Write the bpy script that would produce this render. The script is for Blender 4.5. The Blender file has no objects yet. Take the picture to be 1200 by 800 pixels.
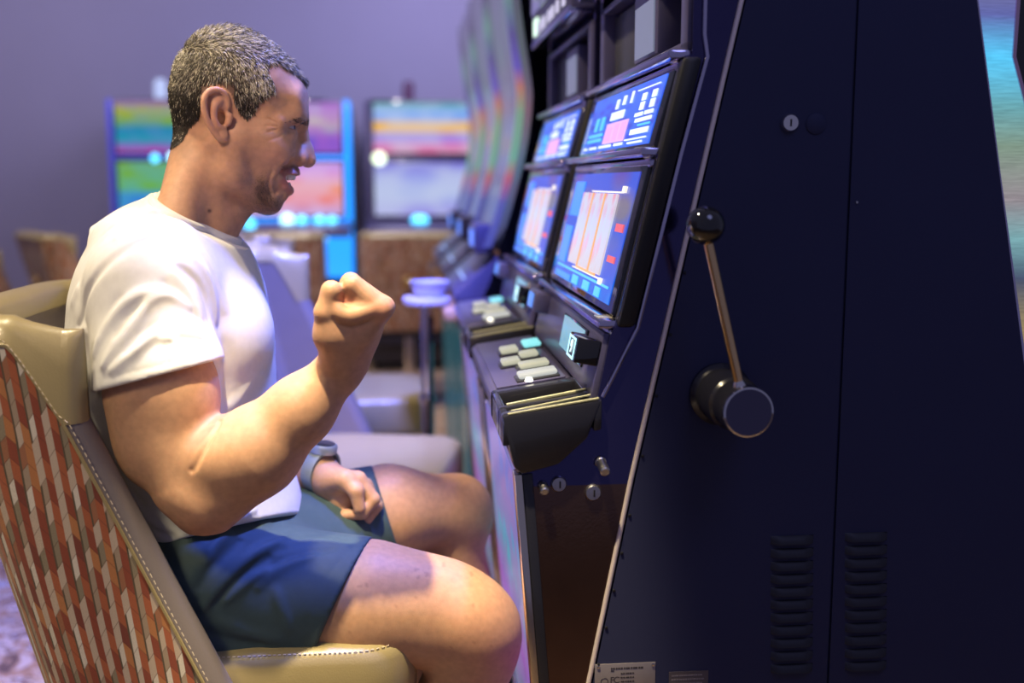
import bpy, bmesh, math, random
import numpy as np
from mathutils import Vector, Matrix

random.seed(7)
rng = np.random.default_rng(11)
SC = bpy.context.scene
COL = SC.collection

# ------------------------------------------------------------------ camera
EYE = 1.10                      # camera height above the carpet, metres
FPX = 1280.0                    # focal length in pixels of the 1200x800 frame
PITCH = math.atan(186 / FPX)
YAW = math.atan(129 / FPX * math.cos(PITCH))
cam_d = bpy.data.cameras.new('camera')
cam = bpy.data.objects.new('camera', cam_d)
COL.objects.link(cam)
cam.location = (0, 0, EYE)
cam.rotation_euler = (math.pi / 2 - PITCH, 0, -YAW)
cam_d.sensor_width = 36
cam_d.lens = FPX / 1200 * 36
cam_d.clip_start = 0.05
cam_d.dof.use_dof = True
cam_d.dof.focus_distance = 1.33
cam_d.dof.aperture_fstop = 2.2
SC.camera = cam

# ------------------------------------------------------------------ world, lights, exposure
SC.view_settings.view_transform = 'Standard'
SC.view_settings.look = 'None'
SC.view_settings.exposure = 0.0
SC.view_settings.gamma = 1.0
SC.view_settings.use_curve_mapping = False
W = bpy.data.worlds.new('casino_ambience')
SC.world = W
W.use_nodes = True
W.node_tree.nodes['Background'].inputs[0].default_value = (0.36, 0.36, 0.66, 1)
W.node_tree.nodes['Background'].inputs[1].default_value = 0.27


def lamp(name, kind, loc, power, color, size=0.1, target=None, cone=None, blend=0.5):
    d = bpy.data.lights.new(name, kind)
    d.energy = power
    d.color = color
    if kind == 'AREA':
        d.shape = 'DISK'
        d.size = size
    else:
        d.shadow_soft_size = size
    if kind == 'SPOT':
        d.spot_size = math.radians(cone or 70)
        d.spot_blend = blend
    o = bpy.data.objects.new(name, d)
    COL.objects.link(o)
    o.location = loc
    if target is not None:
        o.rotation_euler = (Vector(target) - Vector(loc)).to_track_quat('-Z', 'Y').to_euler()
    return o


WARM = (1.0, 0.82, 0.51)
VIOLET = (0.50, 0.45, 1.0)
lamp('lap_downlight', 'SPOT', (-0.22, 0.72, 2.66), 430, WARM, 0.03, (0.005, 1.30, 0.58), 18.5, 0.5)
lamp('head_downlight', 'SPOT', (-0.74, 1.30, 2.66), 175, WARM, 0.05, (-0.25, 1.42, 0.9), 70, 0.6)
lamp('aisle_downlight', 'SPOT', (-1.6, 4.2, 2.66), 130, WARM, 0.05, (-1.5, 5.3, 0.2), 50)
lamp('row_downlight', 'SPOT', (-0.3, 3.1, 2.66), 90, WARM, 0.05, (-0.25, 3.1, 0), 60)
lamp('far_downlight', 'SPOT', (-0.5, 3.9, 2.66), 230, (1.0, 0.88, 0.88), 0.05, (-0.35, 5.5, 0.5), 60)
lamp('row_violet_fill', 'SPOT', (0.05, 1.75, 2.62), 1000, (0.15, 0.19, 1.0), 0.15, (-0.34, 2.62, 0.72), 38, 0.5)  # added spot standing in for screen glow on the empty chairs
lamp('blue_chest_fill', 'SPOT', (0.32, 1.70, 2.62), 430, (0.12, 0.19, 1.0), 0.12, (-0.10, 1.43, 0.93), 19, 0.8)  # added blue spot in place of the screen's glow on his chest
lamp('warm_face_fill', 'SPOT', (-1.05, -0.35, 2.6), 270, (1.0, 0.72, 0.52), 0.25, (-0.20, 1.47, 1.20), 15, 0.8)  # added warm fill on his face and neck
lamp('chair_fill', 'SPOT', (-1.25, -0.15, 2.6), 150, WARM, 0.2, (-0.50, 1.24, 0.62), 19, 0.7)  # added spot that brightens the near chair's fabric
lamp('front_violet_fill', 'AREA', (0.7, -0.1, 2.6), 5, (0.42, 0.45, 1.0), 0.9, (0.7, 1.0, 1.1))  # added area lamp that lightens the upper machine side
lamp('wall_wash', 'AREA', (0.4, 5.4, 2.55), 31, (0.56, 0.52, 1.0), 1.6, (0.6, 6.9, 1.6))
lamp('wall_wash_left', 'AREA', (-2.2, 5.2, 2.55), 17, (0.66, 0.6, 1.0), 1.6, (-2.4, 6.9, 1.5))

# ------------------------------------------------------------------ projection helper: a pixel seen at depth Y becomes a point
_F = np.array([math.sin(YAW) * math.cos(PITCH), math.cos(YAW) * math.cos(PITCH), -math.sin(PITCH)])
_R = np.array([math.cos(YAW), -math.sin(YAW), 0.0])
_U = np.cross(_R, _F)


def at(x, y, Y):
    d = _F * FPX + _R * (x - 600) + _U * (400 - y)
    return np.array([0, 0, EYE]) + d * (Y / d[1])


def xz(x, y, Y=1.2):
    p = at(x, y, Y)
    return (float(p[0]), float(p[2]))


# ------------------------------------------------------------------ materials
MATS = {}


def new_mat(name):
    m = bpy.data.materials.new(name)
    m.use_nodes = True
    nt = m.node_tree
    b = nt.nodes['Principled BSDF']
    return m, nt, b


def pm(name, col, rough=0.5, metal=0.0, noise=0.0, nscale=40, bump=0.0, bscale=300, coat=0.0, spec=0.5, emit=None, estr=0.0, sheen=0.0):
    """principled material with a little procedural colour noise and bump"""
    if name in MATS:
        return MATS[name]
    m, nt, b = new_mat(name)
    b.inputs['Base Color'].default_value = (*col, 1)
    b.inputs['Roughness'].default_value = rough
    b.inputs['Metallic'].default_value = metal
    b.inputs['Coat Weight'].default_value = coat
    b.inputs['Specular IOR Level'].default_value = spec
    if sheen:
        b.inputs['Sheen Weight'].default_value = sheen
    if emit:
        b.inputs['Emission Color'].default_value = (*emit, 1)
        b.inputs['Emission Strength'].default_value = estr
    tc = nt.nodes.new('ShaderNodeTexCoord')
    if noise:
        n = nt.nodes.new('ShaderNodeTexNoise')
        n.inputs['Scale'].default_value = nscale
        n.inputs['Detail'].default_value = 4
        nt.links.new(tc.outputs['Object'], n.inputs['Vector'])
        mx = nt.nodes.new('ShaderNodeMix')
        mx.data_type = 'RGBA'
        mx.inputs[6].default_value = (*[c * (1 - noise) for c in col], 1)
        mx.inputs[7].default_value = (*[min(1, c * (1 + noise)) for c in col], 1)
        nt.links.new(n.outputs['Fac'], mx.inputs[0])
        nt.links.new(mx.outputs[2], b.inputs['Base Color'])
    if bump:
        n2 = nt.nodes.new('ShaderNodeTexNoise')
        n2.inputs['Scale'].default_value = bscale
        n2.inputs['Detail'].default_value = 3
        nt.links.new(tc.outputs['Object'], n2.inputs['Vector'])
        bp = nt.nodes.new('ShaderNodeBump')
        bp.inputs['Strength'].default_value = bump
        bp.inputs['Distance'].default_value = 0.002
        nt.links.new(n2.outputs['Fac'], bp.inputs['Height'])
        nt.links.new(bp.outputs['Normal'], b.inputs['Normal'])
    MATS[name] = m
    return m


def glow(name, col, strength):
    """something that gives off light: a screen area, a lit strip, a lamp"""
    if name in MATS:
        return MATS[name]
    m, nt, b = new_mat(name)
    b.inputs['Base Color'].default_value = (*[c * 0.15 for c in col], 1)
    b.inputs['Roughness'].default_value = 0.25
    b.inputs['Emission Color'].default_value = (*col, 1)
    b.inputs['Emission Strength'].default_value = strength
    MATS[name] = m
    return m


def screen_mat(name, stops, strength, axis='Z', scale=9.0, mixcol=(0.1, 0.3, 1.0), mixamt=0.5, seed=0.0):
    """lit screen picture: a colour ramp over the panel's UV plus soft blobs of another colour"""
    if name in MATS:
        return MATS[name]
    m, nt, b = new_mat(name)
    b.inputs['Base Color'].default_value = (0.01, 0.01, 0.015, 1)
    b.inputs['Roughness'].default_value = 0.2
    b.inputs['Specular IOR Level'].default_value = 0.15
    uv = nt.nodes.new('ShaderNodeUVMap')
    sp = nt.nodes.new('ShaderNodeSeparateXYZ')
    nt.links.new(uv.outputs[0], sp.inputs[0])
    rp = nt.nodes.new('ShaderNodeValToRGB')
    el = rp.color_ramp.elements
    while len(el) < len(stops):
        el.new(0.5)
    for e, (pos, c) in zip(el, stops):
        e.position = pos
        e.color = (*c, 1)
    nt.links.new(sp.outputs['Y' if axis == 'Z' else 'X'], rp.inputs[0])
    ns = nt.nodes.new('ShaderNodeTexVoronoi')
    ns.inputs['Scale'].default_value = scale
    mp = nt.nodes.new('ShaderNodeMapping')
    mp.inputs['Location'].default_value = (seed, seed * 1.7, 0)
    nt.links.new(uv.outputs[0], mp.inputs[0])
    nt.links.new(mp.outputs[0], ns.inputs['Vector'])
    mr = nt.nodes.new('ShaderNodeMapRange')
    mr.inputs[1].default_value = 0.25
    mr.inputs[2].default_value = 0.6
    mr.inputs[3].default_value = 0.0
    mr.inputs[4].default_value = mixamt
    nt.links.new(ns.outputs['Distance'], mr.inputs[0])
    mx = nt.nodes.new('ShaderNodeMix')
    mx.data_type = 'RGBA'
    nt.links.new(mr.outputs[0], mx.inputs[0])
    nt.links.new(rp.outputs[0], mx.inputs[6])
    mx.inputs[7].default_value = (*mixcol, 1)
    nt.links.new(mx.outputs[2], b.inputs['Emission Color'])
    b.inputs['Emission Strength'].default_value = strength
    MATS[name] = m
    return m


# ------------------------------------------------------------------ object helpers
def thing(name, label, cat, loc=(0, 0, 0), rotz=0.0, group=None):
    o = bpy.data.objects.new(name, None)
    o.empty_display_size = 0.05
    COL.objects.link(o)
    o.location = loc
    o.rotation_euler = (0, 0, rotz)
    o['label'] = label
    o['category'] = cat
    if group:
        o['group'] = group
    return o


def dup(root, loc, rotz=0.0, label=None, scale=None, skip=()):
    r = root.copy()
    COL.objects.link(r)
    r.location = loc
    r.rotation_euler = (0, 0, rotz)
    if scale:
        r.scale = (scale,) * 3
    if label:
        r['label'] = label

    def rec(src, dst):
        for ch in src.children:
            if ch.name.split('.')[0] in skip:
                continue
            c = ch.copy()
            COL.objects.link(c)
            c.parent = dst
            rec(ch, c)
    rec(root, r)
    return r


class MB:
    """collects geometry, then builds ONE mesh object"""

    def __init__(self):
        self.bm = bmesh.new()
        self.uv = self.bm.loops.layers.uv.new('UVMap')

    def face(self, pts, uvs=None, mi=0):
        vs = [self.bm.verts.new(Vector(p)) for p in pts]
        f = self.bm.faces.new(vs)
        f.material_index = mi
        if uvs:
            for l, u in zip(f.loops, uvs):
                l[self.uv].uv = u
        return f

    def hexa(self, p, bevel=0.0, seg=2):
        """8 corners: bottom ring 0-3, top ring 4-7"""
        vs = [self.bm.verts.new(Vector(q)) for q in p]
        fs = [(3, 2, 1, 0), (4, 5, 6, 7), (0, 1, 5, 4), (1, 2, 6, 5), (2, 3, 7, 6), (3, 0, 4, 7)]
        faces = [self.bm.faces.new([vs[i] for i in f]) for f in fs]
        uvs = [(0, 0), (1, 0), (1, 1), (0, 1)]
        for f in faces:
            for l, u in zip(f.loops, uvs):
                l[self.uv].uv = u
        bmesh.ops.recalc_face_normals(self.bm, faces=faces)
        if bevel:
            es = list({e for f in faces for e in f.edges})
            bmesh.ops.bevel(self.bm, geom=es, offset=bevel, segments=seg, profile=0.5, affect='EDGES', clamp_overlap=True)
        return self

    def box(self, c, s, bevel=0.0, seg=2, M=None):
        x, y, z = c
        a, b_, d = s[0] / 2, s[1] / 2, s[2] / 2
        p = [(x - a, y - b_, z - d), (x + a, y - b_, z - d), (x + a, y + b_, z - d), (x - a, y + b_, z - d),
             (x - a, y - b_, z + d), (x + a, y - b_, z + d), (x + a, y + b_, z + d), (x - a, y + b_, z + d)]
        if M is not None:
            p = [M @ Vector(q) for q in p]
        return self.hexa(p, bevel, seg)

    def prism(self, poly, y0, y1, bevel=0.0, seg=2):
        """polygon of (x, z) extruded along Y"""
        n = len(poly)
        a = [self.bm.verts.new((x, y0, z)) for x, z in poly]
        b_ = [self.bm.verts.new((x, y1, z)) for x, z in poly]
        faces = [self.bm.faces.new(a), self.bm.faces.new(b_[::-1])]
        for i in range(n):
            j = (i + 1) % n
            faces.append(self.bm.faces.new((a[j], a[i], b_[i], b_[j])))
        bmesh.ops.recalc_face_normals(self.bm, faces=faces)
        if bevel:
            es = list({e for f in faces for e in f.edges})
            bmesh.ops.bevel(self.bm, geom=es, offset=bevel, segments=seg, profile=0.5, affect='EDGES', clamp_overlap=True)
        return self

    def slab(self, A, B, y0, y1, s0, s1, t0, t1, d0, d1, bevel=0.0, seg=2):
        """slab on the slanted face whose near edge runs from A (top) to B (bottom) as (x, z); s runs 0..1 along Y,
        t 0..1 down the face, d outwards (towards -X)"""
        A = Vector((A[0], 0, A[1])); B = Vector((B[0], 0, B[1]))
        dn = (B - A)
        nrm = Vector((dn.z, 0, -dn.x)).normalized()
        if nrm.x > 0:
            nrm = -nrm

        def P(s, t, d):
            q = A + dn * t + nrm * d
            return (q.x, y0 + (y1 - y0) * s, q.z)
        p = [P(s1, t1, d0), P(s0, t1, d0), P(s0, t1, d1), P(s1, t1, d1), P(s1, t0, d0), P(s0, t0, d0), P(s0, t0, d1), P(s1, t0, d1)]
        self.hexa(p, bevel, seg)
        # outward face gets an upright UV
        self.bm.faces.ensure_lookup_table()
        return self

    def tube(self, path, r, n=10, closed=False, cap=True):
        path = [Vector(p) for p in path]
        m = len(path)
        rr = r if hasattr(r, '__len__') else [r] * m
        rings = []
        prev = None
        for i, p in enumerate(path):
            if closed:
                t = path[(i + 1) % m] - path[i - 1]
            else:
                t = path[min(i + 1, m - 1)] - path[max(i - 1, 0)]
            t.normalize()
            ref = prev if prev is not None else (Vector((0, 0, 1)) if abs(t.z) < 0.9 else Vector((1, 0, 0)))
            a = (ref - t * ref.dot(t)).normalized()
            prev = a
            b_ = t.cross(a)
            rings.append([self.bm.verts.new(p + (a * math.cos(2 * math.pi * k / n) + b_ * math.sin(2 * math.pi * k / n)) * rr[i]) for k in range(n)])
        for i in range(m if closed else m - 1):
            A, B = rings[i], rings[(i + 1) % m]
            for k in range(n):
                self.bm.faces.new((A[k], A[(k + 1) % n], B[(k + 1) % n], B[k]))
        if cap and not closed:
            self.bm.faces.new(rings[0][::-1])
            self.bm.faces.new(rings[-1])
        return self

    def lathe(self, prof, origin, axis, n=32):
        """profile of (radius, height) spun around an axis"""
        ax = Vector(axis).normalized()
        q = Vector((0, 0, 1)).rotation_difference(ax)
        O = Vector(origin)
        rings = []
        for r, h in prof:
            if r < 1e-6:
                rings.append([self.bm.verts.new(O + q @ Vector((0, 0, h)))])
            else:
                rings.append([self.bm.verts.new(O + q @ Vector((r * math.cos(2 * math.pi * k / n), r * math.sin(2 * math.pi * k / n), h))) for k in range(n)])
        for A, B in zip(rings, rings[1:]):
            if len(A) == 1 and len(B) == 1:
                continue
            for k in range(n):
                k2 = (k + 1) % n
                if len(A) == 1:
                    self.bm.faces.new((A[0], B[k2], B[k]))
                elif len(B) == 1:
                    self.bm.faces.new((A[k], A[k2], B[0]))
                else:
                    self.bm.faces.new((A[k], A[k2], B[k2], B[k]))
        return self

    def grid(self, P, uv=None, closed_u=False, mi=0):
        """P[i][j] grid of points"""
        V = [[self.bm.verts.new(Vector(p)) for p in row] for row in P]
        nu = len(V)
        for i in range(nu if closed_u else nu - 1):
            for j in range(len(V[0]) - 1):
                i2 = (i + 1) % nu
                f = self.bm.faces.new((V[i][j], V[i2][j], V[i2][j + 1], V[i][j + 1]))
                f.material_index = mi
                if uv:
                    for l, (a, b_) in zip(f.loops, ((i, j), (i + 1, j), (i + 1, j + 1), (i, j + 1))):
                        l[self.uv].uv = uv(a, b_)
        return self

    def build(self, name, mat, parent=None, smooth=True, angle=40, origin=None, fix=False):
        me = bpy.data.meshes.new(name)
        bm = self.bm
        if fix:
            bmesh.ops.recalc_face_normals(bm, faces=bm.faces[:])
        o0 = Vector(origin) if origin is not None else (parent_base(parent) if parent else Vector((0, 0, 0)))
        if origin is None and not parent:
            # a top-level mesh gets its origin at the base centre
            xs = [v.co for v in bm.verts]
            o0 = Vector(((min(v.x for v in xs) + max(v.x for v in xs)) / 2, (min(v.y for v in xs) + max(v.y for v in xs)) / 2, min(v.z for v in xs)))
        bmesh.ops.translate(bm, verts=bm.verts[:], vec=-o0)
        if smooth:
            for f in bm.faces:
                f.smooth = True
            for e in bm.edges:
                if len(e.link_faces) == 2 and e.calc_face_angle(0) > math.radians(angle):
                    e.smooth = False
        bm.to_mesh(me)
        bm.free()
        for m in (mat if isinstance(mat, (list, tuple)) else [mat]):
            me.materials.append(m)
        o = bpy.data.objects.new(name, me)
        COL.objects.link(o)
        if parent:
            o.parent = parent
        else:
            o.location = o0
        return o


def parent_base(p):
    v = Vector((0, 0, 0))
    while p is not None:
        v += p.location
        p = p.parent
    return v


def text_mesh(s, size, M, depth=0.0004, spacing=1.0):
    """lettering as a thin mesh; M places it (local x right, y up, z out)"""
    cu = bpy.data.curves.new('lettering', 'FONT')
    cu.body = s
    cu.size = size
    cu.extrude = depth
    cu.align_x = 'CENTER'
    cu.align_y = 'CENTER'
    cu.resolution_u = 4
    cu.space_character = spacing
    ob = bpy.data.objects.new('lettering', cu)
    COL.objects.link(ob)
    bpy.context.view_layer.update()
    me = bpy.data.meshes.new_from_object(ob.evaluated_get(bpy.context.evaluated_depsgraph_get()))
    bpy.data.objects.remove(ob)
    bpy.data.curves.remove(cu)
    me.transform(M)
    return me


def mesh_part(name, me, mat, parent):
    me.name = name
    me.materials.clear()
    me.materials.append(mat)
    o = bpy.data.objects.new(name, me)
    COL.objects.link(o)
    o.parent = parent
    return o

# ------------------------------------------------------------------ the room
def carpet_mat():
    m, nt, b = new_mat('carpet')
    tc = nt.nodes.new('ShaderNodeTexCoord')
    n1 = nt.nodes.new('ShaderNodeTexNoise')
    n1.inputs['Scale'].default_value = 7
    n1.inputs['Detail'].default_value = 3
    n1.inputs['Distortion'].default_value = 2.2
    nt.links.new(tc.outputs['Object'], n1.inputs['Vector'])
    rp = nt.nodes.new('ShaderNodeValToRGB')
    rp.color_ramp.interpolation = 'CONSTANT'
    cols = [(0.0, (0.16, 0.09, 0.05)), (0.40, (0.42, 0.24, 0.11)), (0.48, (0.60, 0.46, 0.30)), (0.55, (0.24, 0.14, 0.08)), (0.62, (0.46, 0.40, 0.33))]
    el = rp.color_ramp.elements
    while len(el) < len(cols):
        el.new(0.5)
    for e, (p, c) in zip(el, cols):
        e.position = p
        e.color = (*c, 1)
    nt.links.new(n1.outputs['Fac'], rp.inputs[0])
    nt.links.new(rp.outputs[0], b.inputs['Base Color'])
    b.inputs['Roughness'].default_value = 0.95
    n2 = nt.nodes.new('ShaderNodeTexNoise')
    n2.inputs['Scale'].default_value = 900
    nt.links.new(tc.outputs['Object'], n2.inputs['Vector'])
    bp = nt.nodes.new('ShaderNodeBump')
    bp.inputs['Strength'].default_value = 0.6
    bp.inputs['Distance'].default_value = 0.004
    nt.links.new(n2.outputs['Fac'], bp.inputs['Height'])
    nt.links.new(bp.outputs['Normal'], b.inputs['Normal'])
    return m


def struct(o):
    o['kind'] = 'structure'
    return o


struct(MB().box((-0.7, 3.1, -0.05), (8.6, 8.2, 0.1)).build('floor', carpet_mat(), smooth=False))
wallm = pm('painted_wall', (0.50, 0.47, 0.55), rough=0.8, noise=0.05, nscale=3, bump=0.08, bscale=180)
struct(MB().box((-0.7, 7.15, 1.5), (8.6, 0.1, 3.0)).build('wall_back', wallm, smooth=False))
struct(MB().box((-5.05, 3.1, 1.5), (0.1, 8.2, 3.0)).build('wall_left', wallm, smooth=False))
struct(MB().box((-0.7, 7.09, 0.06), (8.6, 0.02, 0.12), 0.004).build('baseboard_back', pm('dark_baseboard', (0.05, 0.04, 0.05), 0.5), smooth=False))

# ------------------------------------------------------------------ slot machines of the near row
NAVY = pm('navy_powder_coat', (0.026, 0.030, 0.076), rough=0.62, noise=0.10, nscale=5, bump=0.06, bscale=700, spec=0.25)
DOOR_REFL_ROOM = pm('dark_metal_room_reflection', (0.055, 0.050, 0.150), rough=0.10, metal=0.9, noise=0.1, nscale=8, bump=0.02, bscale=420, coat=0.3)  # violet room reflection tinted into the dark metal's base colour
DOOR_REFL_FLOOR = pm('dark_metal_carpet_reflection', (0.17, 0.10, 0.075), rough=0.16, metal=0.95, noise=0.12, nscale=40, bump=0.03, bscale=300)  # carpet reflection tinted into the same dark metal's base colour
CHROME = pm('chrome', (0.82, 0.80, 0.80), rough=0.10, metal=1.0)
SATIN = pm('satin_steel', (0.55, 0.54, 0.56), rough=0.3, metal=1.0)
BLACK = pm('black_rubber', (0.006, 0.006, 0.007), rough=0.45, bump=0.05)
BLACKG = pm('gloss_black', (0.004, 0.004, 0.005), rough=0.06, coat=1.0)
CONSOLE = pm('lavender_grey_plastic', (0.10, 0.092, 0.185), rough=0.30, metal=0.35, bump=0.04)
DECKBLK = pm('black_moulding', (0.014, 0.014, 0.020), rough=0.25, coat=0.3)
TRIMCH = pm('violet_chrome', (0.62, 0.58, 0.78), rough=0.16, metal=1.0)
DARKGLASS = pm('dark_glass', (0.004, 0.004, 0.008), rough=0.04, coat=1.0)

YN = 1.20                        # near side of the first machine
MW = 0.56                        # machine width
P0 = xz(812, 62)
P1 = xz(805, 66)
P2 = xz(772, 181)
P3 = xz(722, 384)
P4 = xz(716, 392)
P5 = xz(700, 470)
DK = xz(588, 489)                # front lip of the button deck
TB = xz(607, 553)                # underside of the deck
BT = xz(612, 556)                # top of the belly panel
BB = xz(632, 800)
D0, D1, D2, D3 = xz(866, 0), xz(800, 285), xz(737, 560), xz(687, 800)
SEAM = xz(1005, 0)[0]
R0, R1 = xz(1145, 0), xz(1200, 425)
ZT = 1.74


def line_at(a, b, z):
    t = (z - a[1]) / (b[1] - a[1])
    return (a[0] + (b[0] - a[0]) * t, z)


DTOP = line_at(D1, D0, ZT)
DLOW = line_at(D2, D3, 0.33)
RTOP = line_at(R1, R0, ZT)
RBOT = line_at(R0, R1, 0.06)
BLOW = line_at(BT, BB, 0.30)


def shift(p, dx, dz=0):
    return (p[0] + dx, p[1] + dz)


def make_machine():
    root = thing('slot_machine', 'dark blue slot machine nearest the camera with a pull lever on its side', 'slot machine',
                 (0.42, YN + MW / 2, 0), 0, 'slot machines along the right row')
    y0, y1 = YN, YN + MW
    # body behind everything
    MB().prism([(DLOW[0] + .012, 0.05), (DLOW[0] + .012, .33), shift(D3, .012), shift(D2, .012), shift(D1, .012), shift(D0, .012), shift(DTOP, .012), shift(RTOP, -.01), shift(RBOT, -.01, .0)],
               y0 + .004, y1 - .002).build('cabinet_core', NAVY, root, smooth=False)
    g = 0.0016
    # near and far side skins: front panel and rear panel with a seam between
    for (ya, yb) in ((y0, y0 + .004), (y1 - .004, y1)):
        MB().prism([(DLOW[0] + .008, .05), (DLOW[0] + .008, .33), shift(D3, .008), shift(D2, .008), shift(D1, .008), shift(D0, .008), shift(DTOP, .008), (SEAM - g, ZT), (SEAM - g, .05)], ya, yb).build('side_panel', NAVY, root, smooth=False)
        MB().prism([(SEAM + g, .05), (SEAM + g, ZT), RTOP, RBOT], ya, yb).build('rear_side_panel', NAVY, root, smooth=False)
    # plinth
    MB().box(((DLOW[0] + RBOT[0]) / 2 + .02, (y0 + y1) / 2, .025), (RBOT[0] - DLOW[0] - .06, MW - .04, .05)).build('plinth', BLACK, root, smooth=False)
    # door side: one dark metal, its room and carpet reflections put into two tints
    zsplit = .757
    dsp = line_at(D2, D3, zsplit)
    bsp = line_at(BT, BB, zsplit)
    for (ya, yb) in ((y0 + .002, y0 + .010), (y1 - .010, y1 - .002)):
        MB().prism([(BT[0], .772), P5, P4, P3, P2, P1, P0, (P0[0], ZT), DTOP, D0, D1, D2, dsp, bsp], ya, yb).build('door_side', DOOR_REFL_ROOM, root, smooth=False)
        MB().prism([bsp, dsp, D3, DLOW, (BLOW[0], .33), BB], ya, yb).build('lower_door_side', DOOR_REFL_FLOOR, root, smooth=False)
    # bright edging strip along the diagonal
    dpts = [DTOP, D0, D1, D2, D3, DLOW]
    MB().tube([(x + .003, y0 + .001, z) for x, z in dpts], .0030, 10).build('edge_strip', pm('champagne_trim', (0.90, 0.78, 0.72), 0.36, 0.45), root)
    mb = MB()
    for k in range(9):                                     # screws along the edge strip
        q = line_at(D2, D3, .72 - k * .045) if k < 5 else line_at(D1, D2, 1.0 - (k - 5) * .07)
        mb.lathe([(0, .0015), (.0016, .001), (.002, 0)], (q[0] + .010, y0 - .0005, q[1]), (0, -1, 0), 8)
    mb.build('edge_screws', BLACK, root)['kind'] = 'stuff'
    # the door body between the two door sides (dark)
    MB().prism([(BT[0] + .01, .80), shift(P5, .012), shift(P3, .03), shift(P1, .03), (P0[0] + .05, 1.36), (P0[0] + .05, ZT), DTOP, D0, D1, D2, D3, DLOW, (BLOW[0] + .012, .33), shift(BB, .012)],
               y0 + .012, y1 - .012).build('door_body', DECKBLK, root, smooth=False)
    # black cushion bar and its bright line along the screen frame
    for s in (0, 1):
        ya, yb = ((y0 - .004, y0 + .022), (y1 - .022, y1 + .004))[s]
        MB().prism([shift(P1, -.004), P2, P3, shift(P3, .022), shift(P2, .022), shift(P1, .018)], ya, yb, .006).build('cushion_bar', BLACK, root)
        yy = y0 - .001 if s == 0 else y1 + .001
        MB().tube([(P0[0] + .012, yy, ZT), (P0[0] + .012, yy, P0[1] + .02), (P1[0] + .0225, yy, P1[1]), (P2[0] + .0245, yy, P2[1]), (P3[0] + .0245, yy, P3[1]), (P5[0] + .006, yy, P5[1] + .005)], .0026, 8).build('bright_trim', TRIMCH, root)
    # ledges (three bright bars across the front)
    for nm, P, nrm in (('upper_ledge', P1, .012), ('middle_ledge', P2, .012), ('lower_ledge', P3, .012)):
        b = MB()
        b.box((P[0] - .006, (y0 + y1) / 2, P[1] + .003), (.026, MW - .01, .010), .003)
        b.box((P[0] + .006, (y0 + y1) / 2, P[1] - .009), (.026, MW - .03, .010), .003)
        b.build(nm, TRIMCH, root)
        b = MB()
        b.prism([(P[0] - .018, P[1] + .009), (P[0] + .012, P[1] + .009), (P[0] + .006, P[1] - .014)], y0 + .024, y0 + .052, .002)
        b.build('corner_bracket', pm('pale_bracket', (0.75, 0.70, 0.60), .25, .8), root)
    # upper screen
    fr = MB().slab(P1, P2, y0, y1, .04, .97, .08, .92, -.02, .004, .003)
    f = fr.build('upper_screen_frame', BLACKG, root)
    up = MB().slab(P1, P2, y0, y1, .085, .90, .14, .88, .0, .0055)
    scr = up.build('upper_screen', screen_mat('top_screen_picture', [(0.0, (0.03, 0.10, 0.85)), (.5, (0.03, 0.06, 0.60)), (1.0, (0.06, 0.12, 0.95))], 1.0, 'Z', 7, (0.05, 0.22, 1.0), .6), f)
    white, cyan, pink = glow('lit_white', (0.70, 0.82, 1.0), 1.25), glow('lit_cyan', (0.10, 0.55, 1.0), 1.1), glow('lit_pink', (0.95, 0.45, 0.85), .95)

    def pics(mat, rects, A, B, d0=.0055, d1=.0068):
        b = MB()
        for s0, s1, t0, t1 in rects:
            b.slab(A, B, y0, y1, s0, s1, t0, t1, d0, d1)
        o = b.build('lit_picture', mat, scr_parent, smooth=False)
        o['kind'] = 'stuff'
        return o
    scr_parent = f
    pics(white, [(.12, .30, .69, .75), (.12, .28, .57, .61), (.12, .20, .50, .54), (.22, .30, .50, .54), (.13, .17, .28, .36), (.13, .17, .38, .47), (.23, .27, .28, .36), (.23, .27, .38, .47), (.44, .60, .40, .50),
                 (.12, .34, .795, .81), (.12, .34, .215, .225), (.36, .46, .82, .85), (.50, .66, .82, .85), (.70, .80, .82, .85), (.84, .88, .82, .85), (.15, .3, .835, .855), (.46, .49, .22, .33), (.54, .57, .24, .36), (.38, .40, .2, .34)], P1, P2)
    pics(cyan, [(.68, .72, .42, .6), (.76, .80, .42, .6), (.66, .86, .64, .68), (.66, .86, .71, .75), (.12, .24, .64, .66)], P1, P2)
    pics(glow('lit_violet', (0.70, 0.40, 1.0), 1.2), [(.36, .62, .54, .80)], P1, P2)
    pics(pink, [(.37, .42, .57, .78), (.45, .50, .57, .78), (.53, .60, .60, .78)], P1, P2, .0068, .0074)
    # main screen
    fm = MB().slab(P2, P3, y0, y1, .04, .97, .05, .95, -.02, .004, .003).build('main_screen_frame', BLACKG, root)
    scr_parent = fm
    MB().slab(P2, P3, y0, y1, .085, .90, .10, .90, .0, .0055).build('main_screen', screen_mat('main_screen_picture',
        [(0.0, (0.02, 0.36, 1.0)), (.18, (0.01, 0.14, 0.80)), (.30, (0.16, 0.17, 0.22)), (.75, (0.20, 0.18, 0.22)), (1.0, (0.10, 0.05, 0.45))], .95, 'Z', 3.2, (0.02, 0.10, 0.75), .9), fm)
    reel = screen_mat('reel_picture', [(0.0, (1.0, 0.50, 0.42)), (.3, (0.95, 0.62, 0.85)), (.65, (0.80, 0.78, 1.0)), (1.0, (1.0, 0.30, 0.40))], .85, 'Z', 3.2, (0.75, 0.85, 1.0), .8)
    for s0 in (.24, .40, .56):
        MB().slab(P2, P3, y0, y1, s0, s0 + .135, .24, .76, .0055, .008, .001).build('reel_strip', reel, fm, smooth=False)
    scr_parent = fm
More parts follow.
